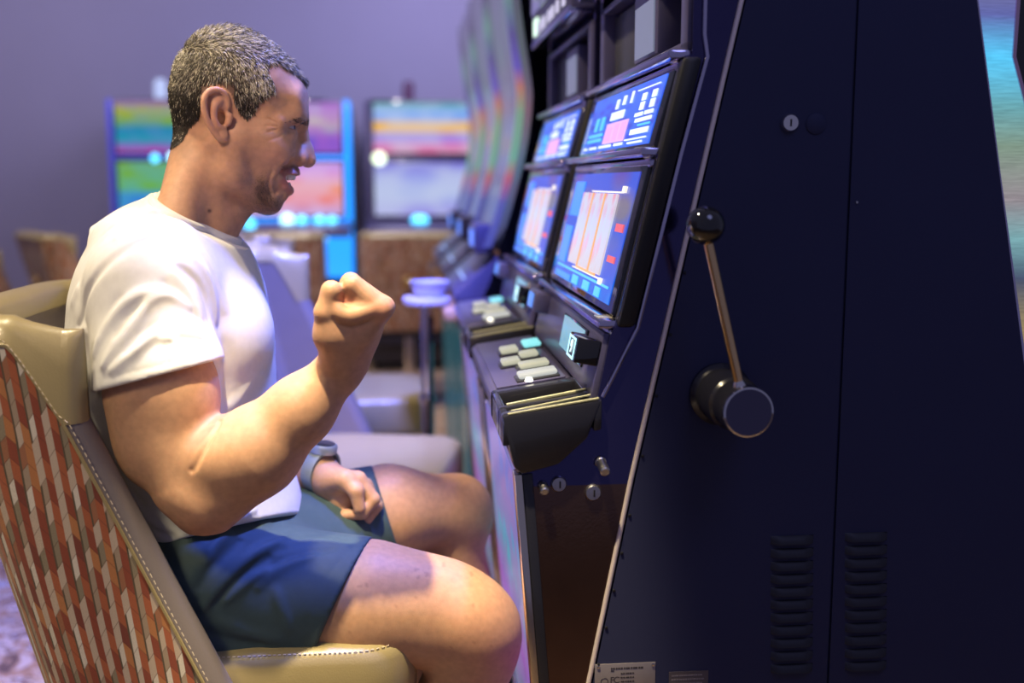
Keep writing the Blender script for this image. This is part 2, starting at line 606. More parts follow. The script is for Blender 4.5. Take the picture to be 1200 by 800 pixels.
    pics(glow('lit_cream', (1.0, 0.92, 0.80), 1.0), [(.20, .57, .225, .233), (.22, .6, .775, .783), (.17, .20, .19, .23), (.2, .23, .77, .81)], P2, P3, .0055, .0085)
    pics(glow('lit_amber', (1.0, 0.50, 0.20), .9), [(.385, .395, .24, .78), (.545, .555, .24, .78), (.3, .55, .76, .775)], P2, P3, .0055, .0082)
    pics(cyan, [(.12, .86, .80, .815), (.2, .26, .83, .89), (.34, .42, .83, .89), (.5, .58, .83, .89)], P2, P3)
    pics(glow('lit_red', (1.0, 0.15, 0.15), .8), [(.11, .19, .42, .47), (.12, .20, .62, .66)], P2, P3)
    pics(glow('lit_blue', (0.05, 0.25, 1.0), 1.3), [(.72, .86, .16, .42), (.76, .87, .5, .78), (.62, .86, .85, .89)], P2, P3)
    # note acceptor console above the screens
    A, B = (P0[0], 1.366), (P0[0], P0[1] + .004)
    c = MB()
    c.slab(A, B, y0 + .012, y1 - .012, .0, 1, .90, 1.0, -.05, .004, .003)
    c.slab(A, B, y0 + .012, y1 - .012, .0, 1, .0, .08, -.05, .004, .003)
    c.slab(A, B, y0 + .012, y1 - .012, .0, .055, .0, 1, -.05, .004, .003)
    c.slab(A, B, y0 + .012, y1 - .012, .94, 1, .0, 1, -.05, .004, .003)
    con = c.build('note_console', CONSOLE, root)
    MB().slab(A, B, y0 + .012, y1 - .012, .05, .95, .05, .95, -.06, -.05).build('console_back', DECKBLK, con, smooth=False)
    MB().slab(A, B, y0 + .012, y1 - .012, .62, .93, .12, .88, -.05, -.012, .004).build('note_slot_block', pm('dark_grey_plastic', (.05, .05, .06), .4), con)
    MB().slab(A, B, y0 + .012, y1 - .012, .30, .56, .16, .88, -.05, .0, .004).build('console_screen_housing', CONSOLE, con)
    MB().slab(A, B, y0 + .012, y1 - .012, .325, .53, .30, .84, .0, .002).build('console_screen', glow('pale_lilac_screen', (.36, .40, .58), .42), con, smooth=False)
    MB().slab(A, B, y0 + .012, y1 - .012, .10, .27, .18, .86, -.05, -.03, .004).build('console_pocket', BLACKG, con)
    # top box with its own screen
    A, B = (P0[0] - .02, ZT - .01), (P0[0] - .02, 1.385)
    tb = MB().slab(A, B, y0 + .012, y1 - .012, .0, 1, .0, 1, -.10, .018, .006).build('top_box', CONSOLE, root)
    MB().slab(A, B, y0 + .012, y1 - .012, .05, .95, .05, .84, .018, .024, .002).build('top_screen_frame', BLACKG, tb)
    MB().slab(A, B, y0 + .012, y1 - .012, .14, .86, .10, .76, .024, .027).build('top_screen', screen_mat('top_box_picture', [(0, (.30, .36, .34)), (.5, (.22, .30, .28)), (1, (.12, .20, .24))], .9, 'Z', 4, (.55, .50, .48), .6), tb)
    b = MB()
    for s in (.12, .26, .38, .47, .6, .68, .8):
        b.slab(A, B, y0 + .012, y1 - .012, s, s + .05, .90, .96, .018, .021)
    b.build('top_box_lights', glow('lit_pale', (.8, .75, 1.0), .7), tb, smooth=False)['kind'] = 'stuff'
    MB().slab(A, B, y0 + .012, y1 - .012, .82, .92, .86, .96, .018, .022, .003).build('round_light', glow('lit_greenwhite', (.75, 1.0, .8), 1.4), tb)
    MB().slab(A, B, y0 + .012, y1 - .012, .01, .99, .985, 1.02, -.02, .021, .002).build('top_box_trim', TRIMCH, tb)
    # lower console with window, note pad and service button
    pl = MB().slab(P4, P5, y0, y1, .02, .98, .0, 1.0, -.02, .006, .003).build('lower_console', CONSOLE, root)
    MB().slab(P4, P5, y0, y1, .17, .50, .12, .72, .006, .009, .002).build('console_window_frame', BLACKG, pl)
    MB().slab(P4, P5, y0, y1, .19, .48, .15, .69, .009, .0105).build('console_window', screen_mat('window_picture', [(0, (.16, .42, .62)), (.6, (.22, .55, .75)), (1, (.30, .50, .62))], .9, 'Z', 6, (.30, .55, .65), .5), pl)
    sb = MB().slab(P4, P5, y0, y1, .02, .115, .14, .52, .006, .034, .002).build('service_button', BLACKG, pl)
    A2 = Vector((P4[0], 0, P4[1])); B2 = Vector((P5[0], 0, P5[1]))
    MB().slab(P4, P5, y0, y1, .028, .107, .17, .49, .034, .0345).build('button_face', pm('button_black', (.01, .02, .04), .2), sb, smooth=False)
    b = MB()
    for r in ((.028, .107, .17, .20), (.028, .107, .46, .49), (.028, .036, .17, .49), (.099, .107, .17, .49)):
        b.slab(P4, P5, y0, y1, *r, .0345, .0352)
    b.build('button_outline', glow('lit_outline', (.45, .85, 1.0), 1.5), sb, smooth=False)
    dn = (B2 - A2).normalized()
    out = Vector((dn.z, 0, -dn.x))
    out = -out if out.x > 0 else out
    cpos = A2 + (B2 - A2) * .33 + out * .0352
    Mx = Matrix(((0, -dn.x, out.x, cpos.x), (-1, -dn.y, out.y, y0 + MW * .0675), (0, -dn.z, out.z, cpos.z), (0, 0, 0, 1)))
    me = text_mesh('9', .022, Mx)
    me.transform(Matrix.Translation(-parent_base(sb)))
    mesh_part('button_digit', me, glow('lit_digit', (.7, .95, 1.0), 1.6), sb)
    pd = MB().slab(P4, P5, y0, y1, .80, .95, .02, .42, .004, .03, .004).build('card_reader', CONSOLE, pl)
    MB().slab(P4, P5, y0, y1, .83, .92, .08, .36, .03, .032).build('card_reader_screen', glow('lit_reader', (.12, .32, 1.0), .9), pd, smooth=False)
    # button deck
    ybk = y1
    lip = DK
    top = P5
    dk = MB().prism([(top[0] + .02, top[1] - .004), (lip[0] + .008, lip[1] + .001), (lip[0], lip[1] - .007), (TB[0] - .002, TB[1] + .004), (TB[0] + .006, TB[1]), (top[0] + .02, TB[1] + .0)], y0 + .152, ybk, .003).build('button_deck', CONSOLE, root)

    def deck(x, h=0.0):
        t = (x - lip[0]) / (top[0] - lip[0])
        return lip[1] + (top[1] - lip[1]) * t + h

    def dblock(mb, xa, xb, ya, yb, ha, hb, bev=.002):
        mb.hexa([(xa, ya, deck(xa, ha)), (xb, ya, deck(xb, ha)), (xb, yb, deck(xb, ha)), (xa, yb, deck(xa, ha)),
                 (xa, ya, deck(xa, hb)), (xb, ya, deck(xb, hb)), (xb, yb, deck(xb, hb)), (xa, yb, deck(xa, hb))], bev)
        return mb
    # near tray moulding: solid block with two troughs
    xa, xb = lip[0], top[0] + .004
    t = MB()
    t.prism([(xb + .0, deck(xb) - .030), (xa + .004, deck(xa) - .030), (TB[0] - .004, TB[1] + .008), (TB[0] + .004, TB[1]), (P5[0] - .045, TB[1] + .012), (P5[0] - .01, TB[1] + .045)], y0 + .006, y0 + .152, .004)
    tray = t.build('tray_moulding', DECKBLK, root)
    t = MB()
    t.prism([(xb, deck(xb) + .004), (xa - .002, deck(xa) + .004), (TB[0] - .006, TB[1] + .008), (TB[0] + .003, TB[1] - .001), (P5[0] - .045, TB[1] + .010), (P5[0] - .012, TB[1] + .040)], y0 - .012, y0 + .012, .005)
    dblock(t, xa, xb, y0 + .034, y0 + .048, -.032, .003, .003)
    dblock(t, xa, xa + .009, y0 - .010, y0 + .152, -.032, .002, .003)
    dblock(t, xb - .010, xb, y0 - .010, y0 + .152, -.032, .003, .003)
    dblock(t, xa, xb, y0 + .128, y0 + .154, -.032, .002, .003)
    t.build('tray_rim', DECKBLK, tray)
    t = MB()
    t.tube([(xa + .006, y0 - .009, deck(xa + .006, .0045)), (xb - .004, y0 - .009, deck(xb, .0045))], .0014, 6)
    t.tube([(xa + .012, y0 + .012, deck(xa, .0045)), (xb - .01, y0 + .012, deck(xb, .0045))], .0012, 6)
    t.tube([(xa + .010, y0 + .047, deck(xa, .0045)), (xb - .008, y0 + .047, deck(xb, .0045))], .0020, 6)
    t.build('tray_highlight_lines', pm('tray_highlight_tint', (.30, .30, .20), .55, .3), tray)  # thin lines with the tray edges' highlight put into their colour
    t = MB()
    dblock(t, xa + .02, xb - .02, y0 + .018, y0 + .028, -.016, -.011, .001)
    t.build('ticket_strip', glow('lit_ticket', (.10, .55, .60), .5), tray, smooth=False)
    # deck pad and buttons
    t = MB()
    dblock(t, xa + .008, xb - .016, y0 + .160, ybk - .02, .0, .003, .0015)
    t.build('deck_pad', CONSOLE, dk)
    cream, lcy = glow('lit_button_cream', (.80, .80, .60), .55), glow('lit_button_cyan', (.30, .90, .95), .9)
    dark = pm('button_rim', (.05, .05, .06), .3, .5)
    zc = deck((xa + xb) / 2)

    def button(px, py, w, l, mat, rnd=.003):
        p = at(px, py, 1.0)
        d = p - np.array([0, 0, EYE])
        # meet the sloping deck plane
        k = 1.0
        for _ in range(20):
            q = np.array([0, 0, EYE]) + d * k
            k *= (deck(q[0]) - EYE) / (q[2] - EYE)
        x, y = q[0], q[1]
        b = MB()
        dblock(b, x - w / 2 - .003, x + w / 2 + .003, y - l / 2 - .003, y + l / 2 + .003, .002, .006, rnd)
        rim = b.build('button_rim', dark, dk)
        b = MB()
        dblock(b, x - w / 2, x + w / 2, y - l / 2, y + l / 2, .006, .012, min(rnd, .004))
        b.build('button_cap', mat, rim)
    button(622, 408, .026, .05, lcy)
    button(596, 416, .026, .045, cream)
    button(598, 430, .026, .040, cream)
    button(619, 421, .026, .036, cream)
    button(625, 433, .040, .036, cream, .006)
    button(629, 444, .050, .036, glow('lit_button_white', (.75, .78, .75), .6), .008)
    b = MB()
    b.lathe([(0, .006), (.004, .005), (.006, 0)], (.158, y0 + .165, deck(.158, .003)), (0, 0, 1), 12)
    b.build('deck_light', glow('lit_spot', (1, .95, .8), 2.0), dk)
    # belly door
    A, B = (BT[0], .772), line_at(BT, BB, .34)
    bd = MB().slab(A, B, y0, y1, .0, 1, .0, 1, -.012, .0, .002).build('belly_door', DECKBLK, root)
    MB().slab(A, B, y0, y1, .07, .93, .04, .94, .0, .004).build('belly_glass', screen_mat('belly_picture', [(0, (.05, .45, .25)), (.3, (.55, .12, .75)), (.55, (.08, .65, .85)), (.8, (.25, .35, 1.0)), (1, (.12, .20, 1.0))], .50, 'Z', 9, (.5, .25, .75), .6), bd)
    b = MB()
    for s0, s1 in ((.0, .05), (.95, 1.0)):
        b.slab(A, B, y0, y1, s0, s1, .0, 1.0, .0, .009, .002)
    b.slab(A, B, y0, y1, .0, 1, .96, 1.0, .0, .009, .002)
    b.build('belly_trim', pm('warm_chrome', (.80, .72, .60), .16, 1.0), bd)
    A, B = line_at(BT, BB, .335), line_at(BT, BB, .06)
    MB().slab(A, B, y0 + .01, y1 - .01, .0, 1, .0, 1, -.05, .0, .002).build('lower_door', BLACK, root)
    return root


M1 = make_machine()
M1.name = 'slot_machine'
M2 = dup(M1, (0.42, YN + MW / 2 + .62, 0), 0, 'second dark slot machine from the camera, directly behind the lever machine')


# pieces only the first machine shows
def near_side_details(root):
    y0 = YN
    # key lock, plug and screw on the side panel
    lx, lz = xz(925, 144)
    MB().lathe([(.0105, 0), (.0105, .002), (.0092, .004), (.0085, .0055), (.0, .0058)], (lx, y0, lz), (0, -1, 0), 28).build('key_lock', CHROME, root)
    MB().box((lx, y0 - .0060, lz), (.0018, .0012, .008), .0003).build('keyhole', BLACK, root)
    px_, pz = xz(956, 145)
    MB().lathe([(.0115, 0), (.0115, .0012), (.0105, .002), (0, .002)], (px_, y0, pz), (0, -1, 0), 28).build('plug_cap', NAVY, root)
    sx, sz = xz(1002, 237)
    MB().lathe([(.0018, 0), (.0014, .0012), (0, .0014)], (sx + .002, y0, sz), (0, -1, 0), 12).build('rivet', SATIN, root)
    # louvres, eleven in each of the two columns
    first = {}
    for col, (xa, xb_, y_a, pitch) in enumerate(((903, 957, 628.5, 15.05), (990, 1042, 625.0, 15.1))):
        for k in range(11):
            yk = y_a + k * pitch
            x1_, z = xz(xa, yk + 4)
            x2_ = xz(xb_, yk + 4)[0]
            w = .052
            h = .0098
            if not first:
                b = MB()
                # pressed louvre: hooded blade, open underneath
                pr = [(0, h / 2), (.0025, h / 2 - .0015), (.0062, -h / 2 + .002), (.0066, -h / 2), (.0052, -h / 2), (.0, -h / 2 + .003)]
                n = 9
                P = []
                for i in range(n):
                    u = i / (n - 1)
                    f = min(1, min(u, 1 - u) * 5.5)
                    f = math.sin(f * math.pi / 2)
                    P.append([((u - .5) * w, -d * f, zz) for d, zz in pr])
                b.grid(P)
                o = b.build('louvre', pm('louvre_coat', (0.020, 0.020, 0.028), rough=.5, spec=.4), root, origin=(0, 0, 0), fix=True)
                first['o'] = o
            else:
                o = first['o'].copy()
                COL.objects.link(o)
                o.parent = root
            c = x1_ + w / 2 + (0 if col else .0)
            o.location = Vector((c, y0, z)) - Vector(root.location)
            d = MB().box((c, y0 - .0003, z - h * .62), (w * .9, .0008, .004)) if False else None
    # locks and bolts on the lower door side
    for (px, py, r, nm) in ((655, 567, .0095, 'door_lock'), (695, 577, .0100, 'door_lock')):
        x, z = xz(px, py)
        lk = MB().lathe([(r, 0), (r, .002), (r * .82, .0045), (0, .0048)], (x, y0 + .002, z), (0, -1, 0), 24).build(nm, SATIN, root)
        MB().box((x + .001, y0 - .0034, z), (.0016, .002, .008), .0002).build('keyhole', BLACK, lk)
    for (px, py, ln, r) in ((636, 569, .014, .0052), (704, 541, .024, .0058)):
        x, z = xz(px, py)
        b = MB().lathe([(r * 1.15, 0), (r * 1.15, .003), (r, .004), (r, ln), (r * .7, ln + .0015), (0, ln + .0015)], (x, y0 + .002, z), (.05, -1, -.25), 16)
        bo = b.build('bolt', SATIN, root)
    # rating plate and sticker near the floor of the frame
    xa, za = xz(697, 778)
    xb, _ = xz(768, 776)
    plate = MB().box(((xa + xb) / 2, y0 - .0006, za - .028), (xb - xa, .0012, .056), .0004).build('rating_plate', pm('aluminium_plate', (.42, .37, .36), .38, .7, noise=.08), root)
    b = MB()
    for sx in (xa + .004, xb - .003):
        for szz in (za - .003, za - .053):
            b.lathe([(.0022, 0), (.0018, .0012), (0, .0015)], (sx, y0 - .0012, szz), (0, -1, 0), 10)
    b.build('plate_rivets', CHROME, plate)
    b = MB()
    ink = pm('plate_ink', (.03, .025, .03), .6)
    rr = random.Random(3)
    x = xa + .020
    while x < xb - .016:                                    # one line of tiny capitals, too small to read
        w = rr.uniform(.0016, .003)
        b.box((x, y0 - .00135, za - .006), (w, .0003, .0022))
        x += w + .0008
    b.box((xa + .021, y0 - .00135, za - .0088), (.004, .0003, .0012))
    for j in range(4):
        x = xa + .032
        while x < xa + .048:
            w = rr.uniform(.0014, .0026)
            b.box((x, y0 - .00135, za - .0125 - j * .005), (w, .0003, .0018))
            x += w + .0007
    b.build('plate_print', ink, plate, smooth=False)
    Mx = Matrix(((1, 0, 0, xa + .024), (0, 0, -1, y0 - .0013), (0, 1, 0, za - .0205), (0, 0, 0, 1)))
    me = text_mesh('FC', .011, Mx, .0001, .8)
    me.transform(Matrix.Translation(-parent_base(plate)))
    mesh_part('plate_letters', me, ink, plate)
    # circled mark at the left of the letters
    b = MB().tube([(xa + .0115 + .0042 * math.cos(a), y0 - .0013, za - .0215 + .0042 * math.sin(a)) for a in np.linspace(0, 2 * math.pi, 20, endpoint=False)], .0004, 5, closed=True)
    b.build('plate_mark', ink, plate)
    xa2, za2 = xz(784, 787)
    xb2, _ = xz(830, 786)
    st = MB().box(((xa2 + xb2) / 2, y0 - .0003, za2 - .02), (xb2 - xa2, .0006, .04)).build('sticker', pm('dark_sticker', (.09, .075, .085), .5), root)
    b = MB()
    for j in range(3):
        x = xa2 + .004
        while x < xb2 - .006:
            w = rr.uniform(.0012, .0024)
            b.box((x, y0 - .0007, za2 - .005 - j * .005), (w, .0002, .0016))
            x += w + .0007
    b.build('sticker_print', pm('sticker_ink', (.25, .22, .24), .6), st, smooth=False)
    # the pull lever
    hp = at(877, 483, 1.095)
    hx, hz = float(hp[0]), float(hp[2])
    arm = MB().lathe([(.036, 0), (.036, .006), (.031, .012), (.030, .060), (.0275, .064), (.0275, .066), (.0268, .098), (.0262, .104)], (hx, y0, hz), (0, -1, 0), 48)
    hub = arm.build('lever_hub', DECKBLK, root, angle=25)
    MB().lathe([(.0262, 0), (.0272, .0015), (.0268, .0035), (.0250, .0042), (.0248, .0028)], (hx, y0 - .1025, hz), (0, -1, 0), 48).build('hub_ring', CHROME, hub)
    MB().lathe([(.0249, 0), (.0249, .0010), (.008, .0008), (0, .0007)], (hx, y0 - .1045, hz), (0, -1, 0), 48).build('hub_mirror_cap', pm('dark_chrome_disc', (.11, .10, .15), .10, 1.0), hub)
    bt = at(866, 450, 1.110)
    tp = at(829, 280, 1.105)
    MB().tube([bt + (bt - tp) * .06, bt, tp], .0052, 16).build('lever_rod', pm('brass_chrome', (.86, .58, .28), .17, 1.0), hub)
    MB().lathe([(.0075, 0), (.0085, .004), (.006, .010), (.0052, .012)], bt + (bt - tp) * .05, tp - bt, 20).build('rod_collar', CHROME, hub)
    cb = at(827, 264, 1.105)
    R = .0200
    prof = [(R * math.sin(a), -R * math.cos(a)) for a in np.linspace(0, math.pi, 25)]
    MB().lathe(prof, cb, tp - bt, 40).build('lever_ball', BLACKG, hub)


near_side_details(M1)

# ------------------------------------------------------------------ casino chairs
def fabric_mat():
    """woven columns of elongated chevron cells in rust, orange, cream and brown (a print on flat cloth)"""
    m, nt, b = new_mat('chevron_fabric')
    L = nt.links.new

    def math_(op, a, c=None):
        n = nt.nodes.new('ShaderNodeMath')
        n.operation = op
        for i, x in enumerate((a, c)):
            if x is None:
                continue
            if isinstance(x, (int, float)):
                n.inputs[i].default_value = x
            else:
                L(x, n.inputs[i])
        return n.outputs[0]
    uv = nt.nodes.new('ShaderNodeUVMap')
    sp = nt.nodes.new('ShaderNodeSeparateXYZ')
    L(uv.outputs[0], sp.inputs[0])
    U = math_('DIVIDE', sp.outputs[0], 0.0080)
    col = math_('FLOOR', U)
    fu = math_('FRACT', U)
    odd = math_('MODULO', math_('ABSOLUTE', col), 2.0)
    sgn = math_('SUBTRACT', math_('MULTIPLY', odd, 2.0), 1.0)
    V = math_('DIVIDE', sp.outputs[1], 0.0245)
    V = math_('ADD', V, math_('MULTIPLY', math_('MULTIPLY', math_('SUBTRACT', fu, 0.5), 0.42), sgn))
    wn0 = nt.nodes.new('ShaderNodeTexWhiteNoise')
    wn0.noise_dimensions = '1D'
    L(math_('FLOOR', math_('DIVIDE', col, 2.0)), wn0.inputs['W'])
    V = math_('ADD', V, math_('MULTIPLY', math_('FLOOR', math_('MULTIPLY', wn0.outputs['Value'], 3.0)), 0.34))
    cell = math_('FLOOR', V)
    fv = math_('FRACT', V)
    wn = nt.nodes.new('ShaderNodeTexWhiteNoise')
    wn.noise_dimensions = '2D'
    cb = nt.nodes.new('ShaderNodeCombineXYZ')
    L(col, cb.inputs[0]); L(cell, cb.inputs[1])
    L(cb.outputs[0], wn.inputs['Vector'])

    def ramp(cols):
        r = nt.nodes.new('ShaderNodeValToRGB')
        r.color_ramp.interpolation = 'CONSTANT'
        el = r.color_ramp.elements
        while len(el) < len(cols):
            el.new(0.5)
        for e, (p, c) in zip(el, cols):
            e.position = p
            e.color = (*c, 1)
        L(wn.outputs['Value'], r.inputs[0])
        return r.outputs[0]
    rust = ramp([(0, (.30, .060, .026)), (.40, (.44, .115, .042)), (.72, (.52, .20, .065)), (.92, (.22, .045, .025))])
    cream = ramp([(0, (.60, .47, .35)), (.36, (.42, .31, .21)), (.56, (.76, .68, .56)), (.76, (.30, .24, .15)), (.90, (.38, .15, .07))])
    mx = nt.nodes.new('ShaderNodeMix')
    mx.data_type = 'RGBA'
    L(odd, mx.inputs[0]); L(rust, mx.inputs[6]); L(cream, mx.inputs[7])
    # dark olive thread on one edge of each cream column, fine joint between cells
    e1 = math_('MULTIPLY', math_('GREATER_THAN', fu, 0.74), odd)
    wn2 = math_('GREATER_THAN', wn.outputs['Value'], 0.30)
    e1 = math_('MULTIPLY', e1, wn2)
    mx2 = nt.nodes.new('ShaderNodeMix')
    mx2.data_type = 'RGBA'
    L(e1, mx2.inputs[0]); L(mx.outputs[2], mx2.inputs[6]); mx2.inputs[7].default_value = (.12, .085, .045, 1)
    e2 = math_('LESS_THAN', fv, 0.05)
    mx3 = nt.nodes.new('ShaderNodeMix')
    mx3.data_type = 'RGBA'
    L(math_('MULTIPLY', e2, 0.6), mx3.inputs[0]); L(mx2.outputs[2], mx3.inputs[6]); mx3.inputs[7].default_value = (.10, .03, .02, 1)
    # weave noise
    tc = nt.nodes.new('ShaderNodeTexCoord')
    nz = nt.nodes.new('ShaderNodeTexNoise')
    nz.inputs['Scale'].default_value = 1400
    L(tc.outputs['Object'], nz.inputs['Vector'])
    mx4 = nt.nodes.new('ShaderNodeMix')
    mx4.data_type = 'RGBA'
    mx4.blend_type = 'MULTIPLY'
    mx4.inputs[0].default_value = 0.55
    L(mx3.outputs[2], mx4.inputs[6])
    cr = nt.nodes.new('ShaderNodeValToRGB')
    cr.color_ramp.elements[0].position = .35
    cr.color_ramp.elements[0].color = (.45, .45, .45, 1)
    cr.color_ramp.elements[1].position = .65
    L(nz.outputs['Fac'], cr.inputs[0]); L(cr.outputs[0], mx4.inputs[7])
    L(mx4.outputs[2], b.inputs['Base Color'])
    b.inputs['Roughness'].default_value = 0.75
    b.inputs['Sheen Weight'].default_value = 0.25
    bp = nt.nodes.new('ShaderNodeBump')
    bp.inputs['Strength'].default_value = 0.5
    bp.inputs['Distance'].default_value = 0.0015
    hh = math_('ADD', math_('MULTIPLY', nz.outputs['Fac'], 0.5), math_('MULTIPLY', odd, 0.5))
    L(hh, bp.inputs['Height'])
    L(bp.outputs['Normal'], b.inputs['Normal'])
    return m


FABRIC = fabric_mat()
VINYL = pm('olive_vinyl', (0.33, 0.265, 0.125), rough=0.34, noise=0.06, nscale=30, bump=0.12, bscale=420, coat=0.15)
VINYL_IN = pm('taupe_vinyl', (0.19, 0.16, 0.15), rough=0.32, noise=0.06, nscale=30, bump=0.12, bscale=420, coat=0.15)
THREAD = pm('cream_thread', (0.62, 0.52, 0.38), rough=0.7)
BRASS = pm('brass', (0.90, 0.66, 0.25), rough=0.12, metal=1.0)

CW = 0.255                       # outer half width of the back
CTH = 0.050                      # thickness


def chair_back_pt(s, z, off):
    """plan curve of the back shell: s 0..1 from the right wing tip round to the left wing tip; off = inward offset"""
    tip = -0.03 - 0.45 * (z - 0.551)
    bk = -0.205 - 0.26 * (z - 0.45)
    r = 0.085
    w = CW - off
    bk2, tip2 = bk + off, tip - 0.0
    rr = max(0.012, r - off)
    segs = [(tip2 - (bk2 + rr)), rr * math.pi / 2, 2 * (w - rr), rr * math.pi / 2, (tip2 - (bk2 + rr))]
    Ltot = sum(segs)
    d = s * Ltot
    if d <= segs[0]:
        return (tip2 - d, -w)
    d -= segs[0]
    if d <= segs[1]:
        a = d / rr
        return (bk2 + rr - rr * math.sin(a), -w + rr - rr * math.cos(a))
    d -= segs[1]
    if d <= segs[2]:
        return (bk2, -w + rr + d)
    d -= segs[2]
    if d <= segs[3]:
        a = d / rr
        return (bk2 + rr - rr * math.cos(a), w - rr + rr * math.sin(a))
    d -= segs[3]
    return (bk2 + rr + d, w)


def chair_top(s):
    e = min(s, 1 - s)
    t = min(1.0, e / 0.024)
    t = math.sin(t * math.pi / 2)
    return 0.835 + 0.088 * t + 0.006 * math.sin(math.pi * s)


def make_chair():
    root = thing('casino_chair', 'casino chair the man sits on, chevron fabric back with an olive vinyl top', 'chair', (0, 0, 0), 0, 'upholstered casino chairs')
    N, Mv = 72, 26
    zb = 0.42

    def sN(i):                 # samples crowd towards the wing tips
        return 0.5 * (1 - math.cos(math.pi * min(1, max(0, i / N))))

    def crn(t):                # ease at the wing tips
        return t
    # outer fabric
    P, uvs = [], []
    for i in range(N + 1):
        s = sN(i)
        zt = chair_top(s)
        P.append([(*chair_back_pt(s, zb + (zt - zb) * j / Mv, 0.0), zb + (zt - zb) * j / Mv) for j in range(Mv + 1)])
    per = 0.86
    MBo = MB()
    
    def fuv(a, b_):
        z = zb + (chair_top(sN(a)) - zb) * b_ / Mv
        tx, _ = chair_back_pt(0.0, z, 0.0)
        bx0, _ = chair_back_pt(0.5, z, 0.0)
        L_ = 2 * (tx - bx0 - .085) + .085 * math.pi + 2 * (CW - .085)
        q_ = .5 - sN(a)
        k_ = math.copysign(max(0.0, min(1.0, (abs(q_) - .26) / .16)), q_)   # columns straighten on the wings
        return ((sN(a) - .5) * L_ + 2.0 + .13 * (z - .65) * k_, z)
    MBo.grid(P, uv=fuv)
    MBo.build('fabric_back', FABRIC, root, angle=60)
    # inner vinyl with rounded wing tips
    P = []
    K = 6
    for i in range(-K, N + K + 1):
        s = sN(i)
        zt = chair_top(s)
        col = []
        for j in range(Mv + 1):
            z = zb + (zt - zb) * j / Mv
            if 0 <= i <= N:
                x, y = chair_back_pt(s, z, CTH + (0.012 * math.sin(math.pi * s)))
            else:                          # half-round front of the wing
                k = (-i if i < 0 else i - N) / K
                sg = -1 if i < 0 else 1
                a = k * math.pi
                x0, y0 = chair_back_pt(s, z, 0.0)
                x = x0 + 0.022 * math.sin(a)
                y = sg * (CW - CTH * (0.5 + 0.5 * math.cos(a)))
            col.append((x, y, z))
        P.append(col)
    MB().grid(P).build('vinyl_lining', VINYL_IN, root, angle=60, fix=True)
    # domed vinyl cap along the top
    P = []
    Q = 10
    for i in range(-K, N + K + 1):
        s = sN(i)
        zt = chair_top(s)
        xo, yo = chair_back_pt(s, zt, -0.002)
        xi, yi = chair_back_pt(s, zt, CTH + 0.012 * math.sin(math.pi * s) + .002)
        if i < 0 or i > N:
            k = (-i if i < 0 else i - N) / K
            sg = -1 if i < 0 else 1
            a = k * math.pi / 2
            xo += 0.022 * math.sin(a)
            xi += 0.022 * math.sin(a)
            yo = sg * (CW + .002 - CTH * .5 * (1 - math.cos(a)))
            yi = sg * (CW - CTH + CTH * .5 * (1 - math.cos(a)))
        hgt = 0.956 + 0.004 * math.sin(math.pi * s) - zt - 0.016 * max(0, 1 - min(s, 1 - s) / 0.022)
        col = []
        for j in range(Q + 1):
            t = j / Q
            d = math.sin(math.pi * min(1, t * 1.0)) ** 0.45
            col.append((xo + (xi - xo) * t, yo + (yi - yo) * t, zt - 0.002 + hgt * d))
        P.append(col)
    MB().grid(P).build('vinyl_cap', VINYL, root, angle=60, fix=True)
    # piping and stitches along the seam between fabric and vinyl
    def seam_path(off, dz):
        pts = []
        for j in range(0, Mv + 1):
            z = zb + (chair_top(0) - zb) * j / Mv
            x, y = chair_back_pt(0, z, 0.0)
            pts.append((x + dz, y - off, z))
        for i in range(1, N):
            s = sN(i)
            z = chair_top(s) + dz
            x, y = chair_back_pt(s, z, -off)
            pts.append((x, y, z))
        for j in range(Mv, -1, -1):
            z = zb + (chair_top(1) - zb) * j / Mv
            x, y = chair_back_pt(1, z, 0.0)
            pts.append((x + dz, y + off, z))
        return pts
    MB().tube(seam_path(.0005, .0), .0022, 6).build('piping', VINYL, root)
    sp = seam_path(.0022, .007)
    b = MB()
    for a, c in zip(sp, sp[1:]):
        a, c = Vector(a), Vector(c)
        n = max(1, int((c - a).length / .006))
        for k in range(n):
            p = a + (c - a) * ((k + .2) / n)
            q = a + (c - a) * ((k + .75) / n)
            b.tube([p, q], .0007, 4)
    o = b.build('stitching', THREAD, root)
    o['kind'] = 'stuff'
    # seat cushion
    P = []
    nx, ny = 30, 22
    for i in range(nx * 2 + ny * 2):
        pass
    ring = []
    x0, x1, hw, rad = -0.20, 0.232, 0.205, 0.075
    cn = 8
    def corner(cx, cy, a0):
        return [(cx + rad * math.cos(a0 + k / cn * math.pi / 2), cy + rad * math.sin(a0 + k / cn * math.pi / 2)) for k in range(cn + 1)]
    ring = corner(x1 - rad, hw - rad, 0) + corner(x0 + rad, hw - rad, math.pi / 2) + corner(x0 + rad, -hw + rad, math.pi) + corner(x1 - rad, -hw + rad, 1.5 * math.pi)
    dense = []
    for a, c in zip(ring, ring[1:] + ring[:1]):
        d = math.dist(a, c)
        n = max(1, int(d / .03))
        for k in range(n):
            dense.append((a[0] + (c[0] - a[0]) * k / n, a[1] + (c[1] - a[1]) * k / n))
    cx0 = (x0 + x1) / 2
    levels = [(0.0, .425), (.90, .425), (.975, .432), (1.0, .446), (1.005, .48), (1.0, .512), (.985, .522), (.955, .5295), (.90, .533), (.7, .5335), (.4, .532), (0.0, .531)]
    rows = []
    for x, y in dense:
        rows.append([(cx0 + (x - cx0) * f, y * f, z) for f, z in levels])
    MB().grid(rows, closed_u=True).build('seat', VINYL, root, angle=50, fix=True)
    b = MB()
